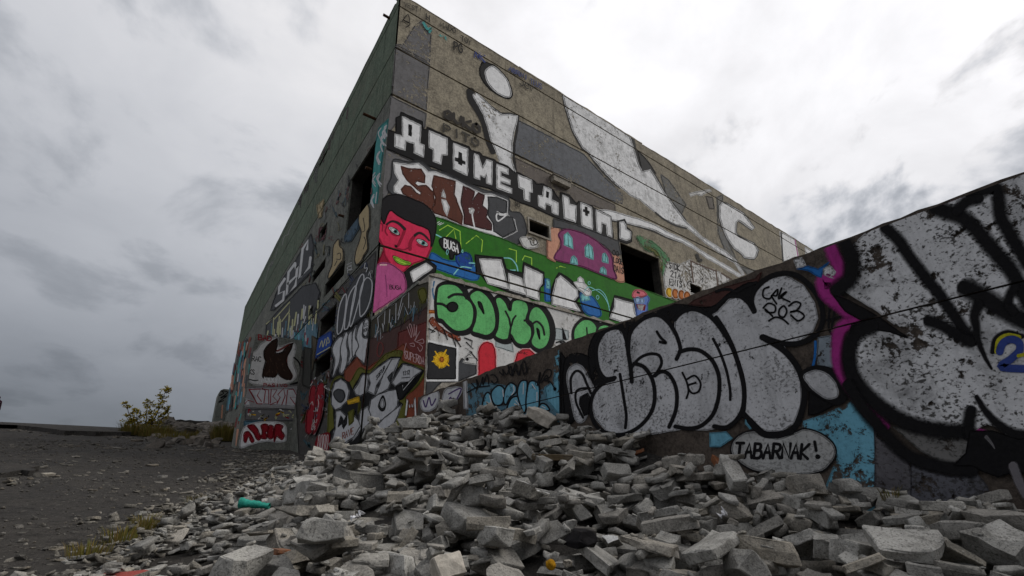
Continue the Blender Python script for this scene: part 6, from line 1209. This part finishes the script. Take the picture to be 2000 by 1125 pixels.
def tuft(x, y, h_, n, spread, label, seed, name='grass_tuft', mat=None):
    rs = random.Random(seed); z = float(ground_z(x, y, .22)); bm = bmesh.new()
    for _ in range(n):
        a = rs.uniform(0, math.tau); r = spread * rs.random() ** .5; b0 = Vector((r * math.cos(a), r * math.sin(a), 0)); ln = h_ * rs.uniform(.5, 1.1); out_ = Vector((math.cos(a), math.sin(a), 0)) * ln * rs.uniform(.1, .6); w = Vector((-math.sin(a), math.cos(a), 0)) * h_ * .022
        p1 = b0 + out_ * .4 + Vector((0, 0, ln * .6)); p2 = b0 + out_ + Vector((0, 0, ln * rs.uniform(.7, 1)))
        v = [bm.verts.new(c) for c in (b0 - w, b0 + w, p1 + w * .8, p1 - w * .8, p2)]; bm.faces.new(v[:4]); bm.faces.new((v[3], v[2], v[4]))
    o = from_bm(name, bm, mat or M_GRASS); o.location = (x, y, z); return tag(o, label, 'grass')
for i, (x, y, h_, n, sp, lb) in enumerate(((2.35, 26.3, .9, 420, .6, 'tall olive weeds at the foot of the painted buttress'), (-.3, 28.6, .7, 380, .7, 'dry grass round the foot of the sapling'), (.5, 26.5, .45, 420, .9, 'low yellow grass in front of the broad boulder'), (1.6, 30.0, .5, 200, .5, 'rough grass between two boulders'), (-1.3, 29.6, .8, 300, .5, 'grass clump on the asphalt edge left of the sapling'),
    (.02, 5.6, .16, 110, .12, 'small green weed at the edge of the rubble'), (-.28, 4.7, .13, 120, .14, 'short dry grass beside a flat stone at the heap\'s edge'), (-.12, 5.15, .15, 120, .16, 'reddish dry weed among the edge stones'), (-.55, 3.65, .12, 160, .13, 'mossy green tuft at the near edge of the grit'), (.45, 6.9, .14, 90, .12, 'tiny weed beside the loose stones uphill'))):
    tuft(x, y, h_, n, sp, lb, 100 + i)
x = 3.62; y = 1.05; ix, iy = int((x - HX0) / CS), int((y - HY0) / CS); o = tuft(x, y, .10, 40, .05, 'green weed in the gap at the foot of the graffiti wall', 140); o.location.z = H[iy, ix] - .02

# ------------------------------------------------------------------ distant walker cut by the frame edge
def person(x, y, label):
    z = float(ground_z(x, y, .22)); me = bpy.data.meshes.new('person')
    J = [(0, 0, .98), (0, 0, 1.2), (0, .01, 1.42), (0, .01, 1.52), (0, .02, 1.66), (0, .02, 1.74), (.17, 0, 1.40), (.22, .03, 1.12), (.20, -.08, .90), (.19, -.12, .80), (-.17, 0, 1.40), (-.22, .03, 1.12), (-.20, -.08, .90), (-.19, -.12, .80), (.10, 0, .90), (.11, -.06, .50), (.11, .06, .08), (.11, -.10, .04), (-.10, 0, .90), (-.11, .10, .50), (-.11, .16, .08), (-.11, .02, .04)]
    Ed = [(0, 1), (1, 2), (2, 3), (3, 4), (4, 5), (2, 6), (6, 7), (7, 8), (8, 9), (2, 10), (10, 11), (11, 12), (12, 13), (0, 14), (14, 15), (15, 16), (16, 17), (0, 18), (18, 19), (19, 20), (20, 21)]
    Rr = [.15, .15, .14, .06, .10, .08, .075, .055, .045, .04, .075, .055, .045, .04, .10, .075, .05, .045, .10, .075, .05, .045]
    me.from_pydata(J, Ed, []); o = link('person', me, flat('dark_purple_coat', (.03, .008, .02)))
    md = o.modifiers.new('skin', 'SKIN'); me.skin_vertices[0].data[0].use_root = True
    for i, r in enumerate(Rr): me.skin_vertices[0].data[i].radius = (r, r * .8)
    o.modifiers.new('smooth', 'SUBSURF').levels = 1; o.location = (x, y, z); o.rotation_euler = (0, 0, .6); tag(o, label, 'person')
person(-9.42, 45.3, 'walker in a dark purple coat on the crest of the slope')
